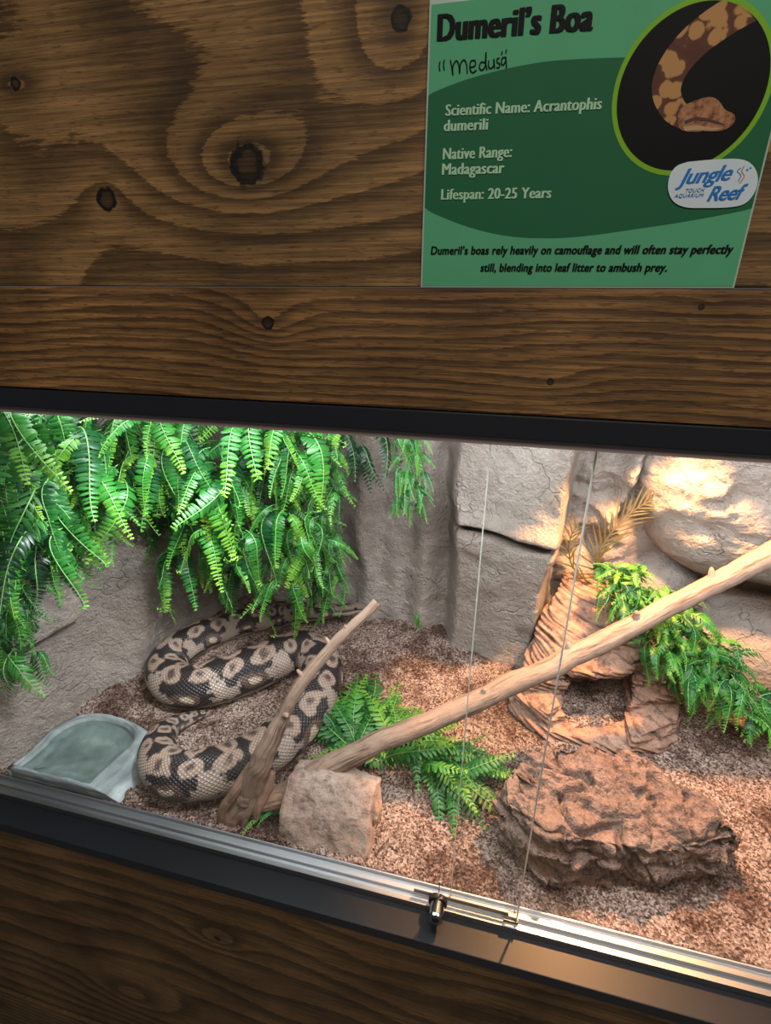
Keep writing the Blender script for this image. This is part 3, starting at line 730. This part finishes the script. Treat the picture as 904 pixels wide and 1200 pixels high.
# ---------------------------------------------------------------- FERNS
def frond_mesh(name, kind, L, pairs, leaf, width, e0, e1, bend, sweep, seed, mat, curl=0, droop=.25, stem_mat='stem', young=(0, .9), petiole=.06, rach=.0013):
    rg = np.random.default_rng(seed); n = 26
    tt = np.linspace(0, 1, n); el = np.radians(e0+(e1-e0)*sstep(0, bend, tt) + 4*np.sin(tt*7+seed))
    if curl: el = el + np.radians(curl)*sstep(.86, 1, tt)**1.0
    side = .10*np.sin(tt*3.1+seed*1.7)*tt
    dx = np.cos(el); dz = np.sin(el); step = L/(n-1)
    Cx = np.concatenate([[0], np.cumsum((dx[1:]+dx[:-1])/2*step)]); Cz = np.concatenate([[0], np.cumsum((dz[1:]+dz[:-1])/2*step)])
    C = np.stack([Cx, side*L, Cz], 1); T = np.gradient(C, axis=0); T /= np.linalg.norm(T, axis=1)[:, None]
    lat = np.tile(np.array([0, 1.0, 0]), (n, 1)); lat -= T*(lat*T).sum(1)[:, None]; lat /= np.linalg.norm(lat, axis=1)[:, None]
    Nn = np.cross(T, lat)
    V, F, A, mi = [], [], [], []
    R = rach*(1-.65*tt)
    for i in range(n):                                        # stem, five sided
        for j in range(5):
            a = 2*PI*j/5; V.append(C[i]+lat[i]*R[i]*math.cos(a)+Nn[i]*R[i]*math.sin(a)); A.append(tt[i]*.6)
    for i in range(n-1):
        for j in range(5): F.append((i*5+j, i*5+(j+1) % 5, (i+1)*5+(j+1) % 5, (i+1)*5+j)); mi.append(1)
    st_ = [(0, .30), (.22, .92), (.62, 1.0), (.88, .62), (1, 0)] if kind == 'round' else [(0, .18), (.25, .85), (.5, 1.0), (.8, .5), (1, 0)]
    for q in range(pairs):
        u = petiole+(1-petiole)*(q+.5)/pairs; f = u*(n-1); i = int(f); fr = f-i; j = min(i+1, n-1)
        c = C[i]*(1-fr)+C[j]*fr; t_ = T[i]*(1-fr)+T[j]*fr; l_ = lat[i]; nn = Nn[i]
        env = min(1, .55+u*4)*(1-.80*max(0, (u-.35)/.65)**1.5)
        for sg in (-1, 1):
            sw = math.radians(sweep+rg.normal(0, 7)+25*max(0, u-.7)); dr = droop+rg.normal(0, .12)
            d = l_*sg*math.cos(sw)+t_*math.sin(sw)-nn*dr; d /= np.linalg.norm(d)
            wv = t_*math.cos(sw)-l_*sg*math.sin(sw); wv = wv-d*np.dot(wv, d); wv /= np.linalg.norm(wv)
            up = np.cross(d, wv)*sg; ll = leaf*env*rg.uniform(.88, 1.1); ww = width*max(env, .5)/2*rg.uniform(.9, 1.1)
            o = len(V); y = young[0]+(young[1]-young[0])*u**2.2+rg.normal(0, .05); o_c = c+t_*rg.normal(0, .0008)
            for k, (s_, w_) in enumerate(st_):
                m = o_c+d*ll*s_-nn*(.22*ll*s_*s_)
                if k == len(st_)-1: V.append(m); A.append(y)
                else:
                    V += [m+wv*ww*w_, m-up*ww*.28*w_*sg*sg, m-wv*ww*w_]; A += [y, y-.1, y]
            for k in range(len(st_)-2):
                a = o+k*3; F += [(a, a+1, a+4, a+3), (a+1, a+2, a+5, a+4)]; mi += [0, 0]
            a = o+(len(st_)-2)*3; F += [(a, a+1, a+3), (a+1, a+2, a+3)]; mi += [0, 0]
    me = D.meshes.new(name); me.from_pydata([tuple(v) for v in V], [], F)
    me.materials.append(MAT[mat]); me.materials.append(MAT[stem_mat]); me.polygons.foreach_set('material_index', mi)
    me.polygons.foreach_set('use_smooth', [True]*len(F))
    at = me.attributes.new('young', 'FLOAT', 'POINT'); at.data.foreach_set('value', np.array(A, np.float32)); me.update(); return me
def variants(kind, k=6, **a):
    out = []
    for i in range(k):
        b = dict(a); b['e0'] = a['e0']+RNG.uniform(-18, 18); b['L'] = a['L']*RNG.uniform(.88, 1.12); b['curl'] = a.get('curl', 0) if i % 3 == 0 else 0
        b['bend'] = a['bend']*RNG.uniform(.8, 1.25)
        out.append(frond_mesh('frond', kind, seed=i*13+int(a['L']*1000), **b))
    return out
FR = dict(
    broad=variants('round', 8, L=.180, pairs=24, leaf=.0225, width=.0074, e0=5, e1=-86, bend=.42, sweep=8, mat='leaf', curl=170),
    young=variants('round', 6, L=.140, pairs=24, leaf=.0150, width=.0054, e0=8, e1=-86, bend=.45, sweep=10, mat='leaf', curl=200, young=(.35, 1.1)),
    fine=variants('lance', 8, L=.125, pairs=18, leaf=.0165, width=.0055, e0=15, e1=-80, bend=.55, sweep=28, mat='leaf_fine', young=(0, .7)),
    lance=variants('lance', 6, L=.14, pairs=12, leaf=.032, width=.0072, e0=5, e1=-80, bend=.5, sweep=42, mat='leaf_fine', young=(.0, .5)),
    floor=variants('round', 8, L=.165, pairs=15, leaf=.024, width=.0088, e0=42, e1=-14, bend=.8, sweep=30, mat='leaf_fine', young=(.05, .8), droop=.05),
    pile=variants('lance', 8, L=.12, pairs=16, leaf=.021, width=.0068, e0=35, e1=-55, bend=.8, sweep=38, mat='leaf_fine', young=(.05, .85), droop=.1),
    dark=variants('lance', 5, L=.15, pairs=15, leaf=.024, width=.0085, e0=-10, e1=-75, bend=.5, sweep=35, mat='leaf_dark', young=(0, .4)))
def plant(name, label, cat, anchors, kinds, phi, scale, group=None, tilt=12):
    """anchors: list of world points; one frond grows from each"""
    a0 = np.mean(anchors, axis=0)
    t = thing(name, a0, label, cat, group)
    for p in anchors:
        k = kinds[int(RNG.integers(len(kinds)))]; me = FR[k][int(RNG.integers(len(FR[k])))]
        o = D.objects.new('frond', me); COL.objects.link(o); o.parent = t
        o.location = Vector(tuple(p-a0)); s_ = RNG.uniform(*scale)
        o.rotation_euler = (math.radians(RNG.normal(0, tilt)), math.radians(RNG.normal(0, tilt)), math.radians(phi(p) if callable(phi) else RNG.uniform(*phi)))
        o.scale = (s_, s_*RNG.uniform(.9, 1.1), s_)
    return t
def y_reach(px, py, ymax, gap):
    y = ymax
    while y > .10:
        p = PY(px, py, y)
        if p[0] > wall_x_left(y)-.05*(p[2]-.83)+gap: break
        y -= .01
    return y
def spots(n, x0, x1, y0_, y1_, ymax, dy, gap=.07, slope=0.0):
    out = []
    for _ in range(n):
        px = RNG.uniform(x0, x1); py = RNG.uniform(y0_, y1_)+slope*(px-x0); ym = y_reach(px, py, ymax, gap)
        p = PY(px, py, max(.11, ym-RNG.uniform(0, dy))); p[2] = min(p[2], 1.63); out.append(p)
    return out
HF = 'ferns hanging from the top of the tank'
dn = (-160, -20)
def hang(label, sp, kinds, phi, scale): plant('hanging_fern', label, 'fern', sp, kinds, phi, (scale[0]*.84, scale[1]*.92), HF, 20)
hang('broad green fern filling the top left corner beside the frame edge', spots(90, -40, 75, 450, 640, .40, .16), ['broad', 'broad', 'lance', 'dark'], (-140, 0), (.8, 1.1))
hang('low feathery fern tuft hanging down the left wall above the water dish', spots(55, -15, 44, 675, 775, .22, .06, .045), ['fine', 'fine', 'lance'], (-140, -10), (.65, .95))
hang('fern with narrow pointed leaves hanging before the grey ledge of the left wall', spots(50, 40, 130, 545, 640, .36, .10), ['lance', 'fine', 'young'], dn, (.7, 1.0))
hang('glossy broad leaved fern with long straight fronds, second from the top left corner', spots(95, 50, 190, 440, 575, .42, .16), ['broad', 'broad', 'young'], dn, (.8, 1.15))
hang('broad fern whose longest frond reaches down over the snake', spots(95, 165, 295, 445, 625, .50, .18), ['broad', 'broad', 'young'], dn, (.8, 1.2))
hang('low fern fronds drooping just above the upper snake coil', spots(50, 190, 385, 590, 690, .50, .10), ['broad', 'fine', 'young'], dn, (.75, 1.05))
hang('bright yellow tipped fern hanging in the middle of the leafy mass', spots(95, 280, 365, 450, 660, .52, .16), ['broad', 'young', 'young'], dn, (.8, 1.2))
hang('dense small leaved fern at the right end of the leafy mass', spots(98, 335, 396, 490, 665, .54, .12), ['fine', 'fine', 'fine', 'young'], dn, (.7, 1.0))
hang('small leaved fern between the yellow tipped fern and the back wall', spots(98, 350, 392, 540, 700, .56, .08), ['fine'], dn, (.7, 1.0))
hang('sparse dark fern sprig slanting down beside the leafy mass', [PY(a, b, .60) for a, b in ((395, 500), (402, 512), (412, 530), (420, 520), (436, 500), (405, 520))], ['dark'], (-75, -25), (.75, 1.0))
hang('slim separate fern tassel hanging alone on the back wall', spots(60, 466, 498, 490, 590, .56, .04), ['fine'], (-130, -50), (.5, .75))
def floor_plant(name, label, c, n, spread, kinds, scale, phi=(0, 360), h=.012):
    an = []
    for _ in range(n):
        a = RNG.uniform(0, 2*PI); r = spread*math.sqrt(RNG.uniform(0, 1)); x, y = c[0]+r*math.cos(a), c[1]+.6*r*math.sin(a)
        an.append(np.array([x, max(y, .10), G1(x, y)+h*RNG.uniform(.3, 1.5)]))
    return plant(name, label, 'fern', an, kinds, phi, scale, None, 9)
floor_plant('floor_fern', 'bright fern spreading over the mulch behind the small rock and under the long limb', PG(432, 875), 75, .085, ['floor'], (.65, 1.05), lambda p: RNG.uniform(-15, 205) if p[0] < -.17 else RNG.uniform(-60, 150))
floor_plant('floor_fern', 'yellow green fern runner pointing toward the big boulder', PG(510, 900), 24, .05, ['floor'], (.6, .9), (-70, 30))
floor_plant('floor_fern', 'few fern leaves peeking from under the branch foot', PG(322, 958), 10, .012, ['floor'], (.28, .42), (110, 250))
floor_plant('fern_sprig', 'tiny single fern sprig standing on bare mulch by the back wall', PG(488, 742), 3, .004, ['fine'], (.40, .48), (-90, -40), .05)
def pile(label, line, n, dy, kinds, scale):
    an = []
    L = np.array([list(PY(a, b, y))+[w] for a, b, y, w in line])
    for _ in range(n):
        f = RNG.uniform(0, len(L)-1.001); i = int(f); q = L[i]*(1-f+i)+L[i+1]*(f-i)
        p = q[:3]+np.array([RNG.uniform(-1, 1)*q[3], RNG.uniform(-dy, dy*.3), RNG.uniform(-.5, .5)*q[3]]); p[2] = max(p[2], G1(p[0], p[1])+.02); an.append(p)
    return plant('piled_fern', label, 'fern', an, kinds, (-140, 20), scale, 'ferns piled beside the cave', 18)
pile('dense fern clump draped behind the top of the stone cave', [(706, 664, .60, .035), (730, 676, .59, .05), (760, 700, .57, .055)], 98, .05, ['pile', 'fine'], (.42, .72))
pile('upper fern clump just above the long driftwood limb beside the cave', [(735, 690, .57, .05), (770, 700, .57, .055), (800, 735, .56, .055)], 98, .06, ['pile', 'pile', 'young'], (.42, .74))
pile('middle fern clump just below the long driftwood limb beside the cave', [(775, 735, .55, .055), (805, 755, .54, .06), (835, 780, .53, .055)], 98, .06, ['pile', 'pile', 'young'], (.42, .78))
pile('lowest fern clump trailing onto the mulch at the right edge', [(805, 775, .53, .05), (840, 795, .52, .055), (885, 815, .52, .05), (930, 835, .52, .04)], 98, .05, ['pile', 'pile', 'fine'], (.5, .9))
def palm():
    """a dry palm leaf: curved midrib with long narrow blades"""
    base = PY(735, 690, .655); pass
    t = thing('palm_leaf', base, 'olive brown dry palm leaf leaning on the lit back wall above the cave', 'palm leaf')
    for (pts, nb, ll) in (([(728, 690, .650), (700, 668, .655), (706, 640, .662), (735, 605, .665), (768, 583, .660)], 17, .085), ([(700, 690, .650), (672, 665, .655), (668, 635, .66), (678, 612, .66)], 9, .06)):
        C = catmull([PY(*p) for p in pts], 40); V, F = tube_geo(C, np.linspace(.0026, .0010, 40), 6, 1, None, (0, 1, .2)); parts = [(V, F)]
        T = np.gradient(C, axis=0); T /= np.linalg.norm(T, axis=1)[:, None]; ny = np.array([0, -1.0, .15])
        for q in range(nb):
            i = int(6+q*(33/nb))
            for sg in (-1, 1):
                l_ = np.cross(T[i], ny)*sg; l_ /= np.linalg.norm(l_); d = l_*.55+T[i]*.95+ny*RNG.uniform(-.05, .25); d /= np.linalg.norm(d)
                w = np.cross(d, ny); w /= np.linalg.norm(w); l2 = ll*(1-.45*abs(q/nb-.4))*RNG.uniform(.85, 1.1); v = []
                for s_, wd in ((0, .0012), (.3, .0020), (.7, .0015), (1, .0002)):
                    m = C[i]+d*l2*s_+np.array([0, 0, -.012*s_*s_]); v += [m+w*wd, m+ny*-.0012*(wd/.0026), m-w*wd]
                f = [(k*3, k*3+1, k*3+4, k*3+3) for k in range(3)]+[(k*3+1, k*3+2, k*3+5, k*3+4) for k in range(3)]; parts.append((np.array(v), f))
        V, F = join_geo(parts); o = mesh_obj('frond', V, F, MAT['leaf_palm'], smooth=True); into(o, t)
palm()
# ---------------------------------------------------------------- SIGN
def sign():
    yb = -.0036
    BL, BR = PY(495.2, 334.7, -.004), PY(858.7, 335.8, -.004); x0, x1, zb = BL[0], BR[0], (BL[2]+BR[2])/2
    ztp = zb+(x1-x0)/1.2895; cx = (x0+x1)/2
    t = thing('information_sign', (cx, -.004, zb), 'laminated green animal information sign on the plywood', 'sign')
    def smat(n, c): return flat_mat(n, c, .55, 0, .10)
    light, darkg, lime = smat('sign_green', (.10, .39, .21)), smat('sign_dark_green', (.022, .13, .062)), smat('sign_lime', (.20, .44, .03))
    blackm, whitem, cream, blue = smat('sign_black', (.006, .007, .008)), smat('sign_white', (.62, .72, .80)), smat('sign_pale_text', (.42, .66, .47)), smat('sign_blue', (.03, .19, .55))
    lam = flat_mat('clear_laminate_edge', (.40, .52, .46), .25)
    into(box('laminate', (x0-.0014, yb-.0006, zb-.0012), (x1+.0014, -.0002, ztp+.003), lam, None, .0004), t)
    into(box('card', (x0, yb-.0010, zb), (x1, yb-.0004, ztp), light, None, 0), t)
    lay = [yb-.0012]
    def poly(name, P, mat, z=None):
        """flat printed shape given in picture points on the sign plane, clipped to the card"""
        y = lay[0] if z is None else z
        bm = bmesh.new(); Q = [PY(a, b, -.005) if len((a, b)) == 2 else None for a, b in P]
        vs = [bm.verts.new((min(max(q[0], x0), x1), y, min(max(q[2], zb), ztp))) for q in Q]
        f = bm.faces.new(vs); bmesh.ops.triangulate(bm, faces=[f]); bmesh.ops.recalc_face_normals(bm, faces=bm.faces)
        for f in bm.faces:
            f.normal_update()
            if f.normal.y > 0: f.normal_flip()
        return bm_obj(name, bm, mat, t)
    top = [(499, 112), (530, 99), (560, 89), (600, 79), (640, 72), (680, 69), (735, 67), (800, 66), (930, 62)]
    bot = [(950, 226), (900, 240), (860, 249), (800, 260), (740, 269), (690, 276), (645, 279), (600, 277), (560, 269), (525, 257), (494, 243)]
    cs = lambda P, n: [tuple(p[:2]) for p in catmull([(a, b, 0) for a, b in P], n)]
    poly('green_band', cs(top, 30)+cs(bot, 30), darkg)
    # round photograph with a lime ring (a circle on the card)
    pts = np.array([PY(*p, -.005)[[0, 2]] for p in ((717, 126), (722, 92), (745, 187), (777, 208), (844, 187), (801, 2))])
    A = np.c_[2*pts, np.ones(len(pts))]; sol = np.linalg.lstsq(A, (pts**2).sum(1), rcond=None)[0]; ccx, ccz = sol[:2]; cr = math.sqrt(sol[2]+ccx**2+ccz**2)
    def disc(name, r, mat, y, n=90):
        V, o = [], []
        for a in np.linspace(0, 2*PI, n, endpoint=False):
            V.append((min(ccx+r*math.cos(a), x1), y, min(ccz+r*math.sin(a), ztp)))
        return into(mesh_obj(name, V, [tuple(range(n))], mat), t)
    disc('photo_ring', cr, lime, yb-.0014); disc('photo_background', cr*.935, blackm, yb-.0016)
    # boa in the printed photograph
    sk = NT('printed_boa'); p = sk.geo(); v = sk.voro(sk.map(p, (1, 0, 1)), 105); n = sk.noise(p, 260, 3)
    c = sk.ramp(sk.m_('ADD', v, sk.m_('MULTIPLY', n, .25)), [(.62, (.46, .25, .10)), (.70, (.12, .05, .032)), (.95, (.10, .04, .028))])
    c = sk.mix(sk.ramp(sk.voro(sk.map(p, (1, 0, 1)), 125), [(.06, .8), (.16, 0)]), c, (.14, .055, .035)); sk.set(Base_Color=c, Roughness=.5, Specular_IOR_Level=.1)
    mid = [(915, -14, 17), (884, 4, 19), (850, 22, 20), (815, 48, 19), (790, 78, 17.5), (781, 105, 17), (789, 128, 16), (806, 140, 14)]
    q = catmull([m for m in mid], 60); Tn = np.gradient(q[:, :2], axis=0); Tn /= np.linalg.norm(Tn, axis=1)[:, None]; nv = np.stack([-Tn[:, 1], Tn[:, 0]], 1)
    Pl = q[:, :2]+nv*q[:, 2:3]; Pr = q[:, :2]-nv*q[:, 2:3]
    def clipc(b, y):
        dx, dz = b[0]-ccx, b[2]-ccz; k = math.hypot(dx, dz); f = min(1, cr*.935/k); return (ccx+dx*f, y, min(ccz+dz*f, ztp))
    V = [clipc(PY(a, b, -.005), yb-.0018) for a, b in Pl]+[clipc(PY(a, b, -.005), yb-.0018) for a, b in Pr]; n_ = len(Pl)
    into(mesh_obj('printed_snake_body', V, [(i, i+1, n_+i+1, n_+i) for i in range(n_-1)], sk.m), t)
    hm = NT('printed_head'); hp = hm.geo()
    hm.set(Base_Color=hm.ramp(hm.noise(hp, 170, 4, .65), [(.36, (.13, .05, .028)), (.47, (.33, .145, .075)), (.62, (.44, .235, .12))]), Roughness=.5, Specular_IOR_Level=.1)
    hd = [(797, 128), (806, 122), (818, 117), (832, 114), (842, 118), (850, 129), (860, 134), (861, 143), (852, 151), (840, 154), (824, 154), (808, 155), (797, 151), (794, 140)]
    poly('printed_snake_head', cs(hd+[hd[0]], 50)[:-1], hm.m, yb-.0020)
    poly('printed_snake_mark', [(802, 142), (815, 137), (830, 139), (842, 143), (850, 147), (842, 146), (828, 142), (815, 141), (803, 146)], flat_mat('printed_head_mark', (.07, .025, .018), .3), yb-.0022)
    poly('printed_snake_lip', [(800, 149), (816, 147), (834, 150), (850, 150), (838, 153), (818, 153), (803, 154)], flat_mat('printed_head_lip', (.48, .30, .16), .3), yb-.0022)
    # badge
    bp = [(806, 190), (840, 187), (868, 187), (882, 194), (888, 208), (885, 224), (874, 238), (856, 243), (825, 244), (803, 243), (789, 236), (783, 222), (785, 206), (793, 195)]
    poly('badge', cs(bp+[bp[0]], 60)[:-1], whitem, yb-.0022)
    def text(name, body, pl, pr, hgt, mat, y, bold=0, shear=0, spacing=1.0):
        """baseline from picture point pl to pr; hgt: capital height in picture pixels there"""
        cu = D.curves.new(name, 'FONT'); cu.body = body; cu.size = 1; cu.offset = 0; cu.shear = shear; cu.space_character = spacing; cu.fill_mode = 'FRONT'; cu.resolution_u = 3
        o = D.objects.new('tmp_text', cu); COL.objects.link(o); dg = bpy.context.evaluated_depsgraph_get(); dg.update()
        me = D.meshes.new_from_object(o.evaluated_get(dg)); D.objects.remove(o); 
        if bold:                                             # heavy strokes: the outline struck several times side by side
            bm = bmesh.new(); offs = [(k-2)/2*bold for k in range(5)]
            for dx in offs:
                i0 = len(bm.verts); bm.from_mesh(me); bm.verts.ensure_lookup_table()
                for v in bm.verts[i0:]: v.co.x += dx; v.co.z += 1e-4*(i0 > 0)*(len(bm.verts)//max(1, len(me.vertices)))
            bm.to_mesh(me); bm.free()
        V = np.array([v.co for v in me.vertices])
        A, B = PY(*pl, -.005), PY(*pr, -.005); Hh = PY(pl[0], pl[1]-hgt, -.005)[2]-A[2]
        cap = .73; w = V[:, 0].max()-V[:, 0].min(); ux = (V[:, 0]-V[:, 0].min())/w; uz = V[:, 1]/cap
        N_ = np.stack([A[0]+(B[0]-A[0])*ux, y-V[:, 2]*.5, A[2]+(B[2]-A[2])*ux+Hh*uz], 1)
        me.vertices.foreach_set('co', N_.astype(np.float32).ravel()); me.materials.clear(); me.materials.append(mat); me.update(); me.name = name
        if len(me.polygons) and me.polygons[0].normal.y > 0: me.flip_normals()
        q = D.objects.new(name, me); COL.objects.link(q); return into(q, t)
    yt = yb-.0016
    text('title_text', "Dumeril\u2019s Boa", (512, 48), (695, 35), 33, blackm, yt, .070, 0, 1.06)
    text('detail_text', 'Scientific Name: Acrantophis', (522, 136), (705, 128), 14, cream, yt, .045, 0, 1.05)
    text('detail_text', 'dumerili', (520, 154), (572, 152), 14, cream, yt, .045, 0, 1.05)
    text('detail_text', 'Native Range:', (519, 187), (600, 184), 14, cream, yt, .045, 0, 1.05)
    text('detail_text', 'Madagascar', (518, 205), (591, 203), 14, cream, yt, .045, 0, 1.05)
    text('detail_text', 'Lifespan: 20-25 Years', (517, 234), (646, 232), 13, cream, yt, .045, 0, 1.05)
    text('caption_text', "Dumeril\u2019s boas rely heavily on camouflage and will often stay perfectly", (505, 298), (859, 297), 10, blackm, yt, .045, .1, 1.05)
    text('caption_text', 'still, blending into leaf litter to ambush prey.', (563, 318), (782, 318), 10, blackm, yt, .045, .1, 1.05)
    text('logo_text', 'Jungle', (792, 217), (857, 211), 19, blue, yb-.0024, .03, .35, .95)
    text('logo_text', 'Reef', (828, 236), (873, 233), 18, blue, yb-.0026, .03, .35, .95)
    text('logo_small_text', 'TOUCH', (803, 226), (825, 225), 4.5, blue, yb-.0024, .004, .2, 1.1)
    text('logo_small_text', 'AQUARIUM', (790, 232), (824, 231), 4.5, blue, yb-.0024, .004, .2, 1.1)
    def stroke(name, strokes, w, mat, y):
        bm = bmesh.new()
        for s_ in strokes:
            c = catmull([(a, b, 0) for a, b in s_], max(6, len(s_)*5))[:, :2]; T = np.gradient(c, axis=0); T /= np.maximum(np.linalg.norm(T, axis=1)[:, None], 1e-6); n2 = np.stack([-T[:, 1], T[:, 0]], 1)
            L_ = [bm.verts.new((lambda p: (p[0], y, p[2]))(PY(*(c[i]+n2[i]*w/2), -.005))) for i in range(len(c))]
            R_ = [bm.verts.new((lambda p: (p[0], y, p[2]))(PY(*(c[i]-n2[i]*w/2), -.005))) for i in range(len(c))]
            for i in range(len(c)-1): bm.faces.new((L_[i], L_[i+1], R_[i+1], R_[i]))
        return bm_obj(name, bm, mat, t)
    hand = [[(516, 72), (515, 78), (516, 83)], [(521, 70), (520, 76), (521, 82)],
            [(528, 70), (530, 80), (531, 88), (531, 78), (535, 71), (538, 76), (539, 86), (540, 75), (544, 70), (547, 75), (548, 86)],
            [(551, 79), (557, 77), (557, 71), (552, 72), (551, 80), (554, 85), (559, 82)],
            [(569, 73), (564, 73), (562, 79), (565, 82), (569, 77), (570, 61), (569.5, 73), (571, 82)],
            [(573, 71), (573, 78), (576, 80), (579, 76), (579, 69), (580, 80)],
            [(586, 68), (583, 69), (583, 73), (586, 75), (585, 79), (582, 79)],
            [(593, 67), (589, 68), (588, 74), (590, 76), (593, 71), (593, 67), (594, 80)],
            [(589, 60), (588, 64)], [(594, 58), (593, 62)]]
    dy_ = [(0, 0)]
    stroke('handwritten_name', hand, 1.5, blackm, yt)
    sq = [[(868, 197), (864, 201), (868, 206), (865, 213)], [(872, 195), (869, 201), (872, 207), (867, 215)]]
    stroke('logo_squiggle', sq[:1], 1.0, blue, yb-.0024); stroke('logo_squiggle', sq[1:], 1.2, flat_mat('sign_orange', (.50, .22, .10), .3), yb-.0024)
    poly('logo_dot', [(874, 199), (876, 198), (877, 200), (875, 201)], blue, yb-.0024); poly('logo_dot', [(878, 197), (880, 196), (880.5, 198), (878.5, 198.5)], blue, yb-.0024)
sign()

# ---------------------------------------------------------------- LOCK
def lock():
    zl = zt+.004; c = PZ(517, 1030, zl+.006); f = PZ(516, 1056, zl+.004)
    t = thing('showcase_lock', (c[0], y0, zt), 'chrome showcase lock with dark ratchet bar on the bottom track', 'lock')
    def cyl(name, a, b, prof, mat, m=28):
        a, b = np.array(a), np.array(b); C = np.array([a+(b-a)*u for u, r in prof]); R = np.array([r for u, r in prof])
        V, F = tube_geo(C, R, m, 1, None, (0, 0, 1)); o = mesh_obj(name, V, F, mat, smooth=False); return into(o, t)
    ya, yb = y0+.006, y0-.024; r = .0112; zc = zt+.0122
    cyl('lock_barrel', (c[0], ya, zc), (c[0], yb, zc), [(0, r), (.55, r), (.56, r*1.04), (.86, r*1.04), (.97, r*.98), (1, r*.86)], MAT['chrome'])
    cyl('lock_collar', (c[0], ya+.001, zc), (c[0], ya-.006, zc), [(0, r*1.28), (1, r*1.28)], MAT['strip'])
    cyl('keyway', (c[0], yb+.0005, zc), (c[0], yb-.0006, zc), [(0, r*.5), (1, r*.5)], MAT['black'])
    xa, xb = float(PZ(488, 1028, zt+.005)[0]), x_front
    bm = bmesh.new(); add_box(bm, (xa, y0+.0145, zt+.001), (xb-.012, y0+.0158, zt+.0085), .0003)
    for k in range(46):
        x = c[0]+.018+k*.0016
        if x < xb-.016: add_box(bm, (x, y0+.0138, zt+.002), (x+.0008, y0+.0147, zt+.0075))
    bm_obj('ratchet_bar', bm, MAT['strip'], t)
    bm = bmesh.new(); add_box(bm, (xb-.020, y0+.003, zt+.0005), (xb+.001, y0+.0045, zt+.010), .0003); add_box(bm, (xb+.0004, y0+.003, zt+.0005), (xb+.0018, y0+.016, zt+.014), .0003)
    bm_obj('hook_plate', bm, MAT['chrome'], t)
    bm = bmesh.new(); add_box(bm, (xb-.013, y0+.0125, zt+.016), (xb+.002, y0+.014, zt+.0178), .0003); add_box(bm, (xb-.005, y0+.0125, zt+.013), (xb-.0036, y0+.014, zt+.022), .0003)
    bm_obj('glass_clip', bm, MAT['chrome'], t)
    bm = bmesh.new(); add_box(bm, (c[0]-.0008, y0+.0145, zt+.004), (c[0]+.0008, y0+.0155, zt+.040), .0002); bm_obj('lock_pin', bm, MAT['chrome'], t)
lock()
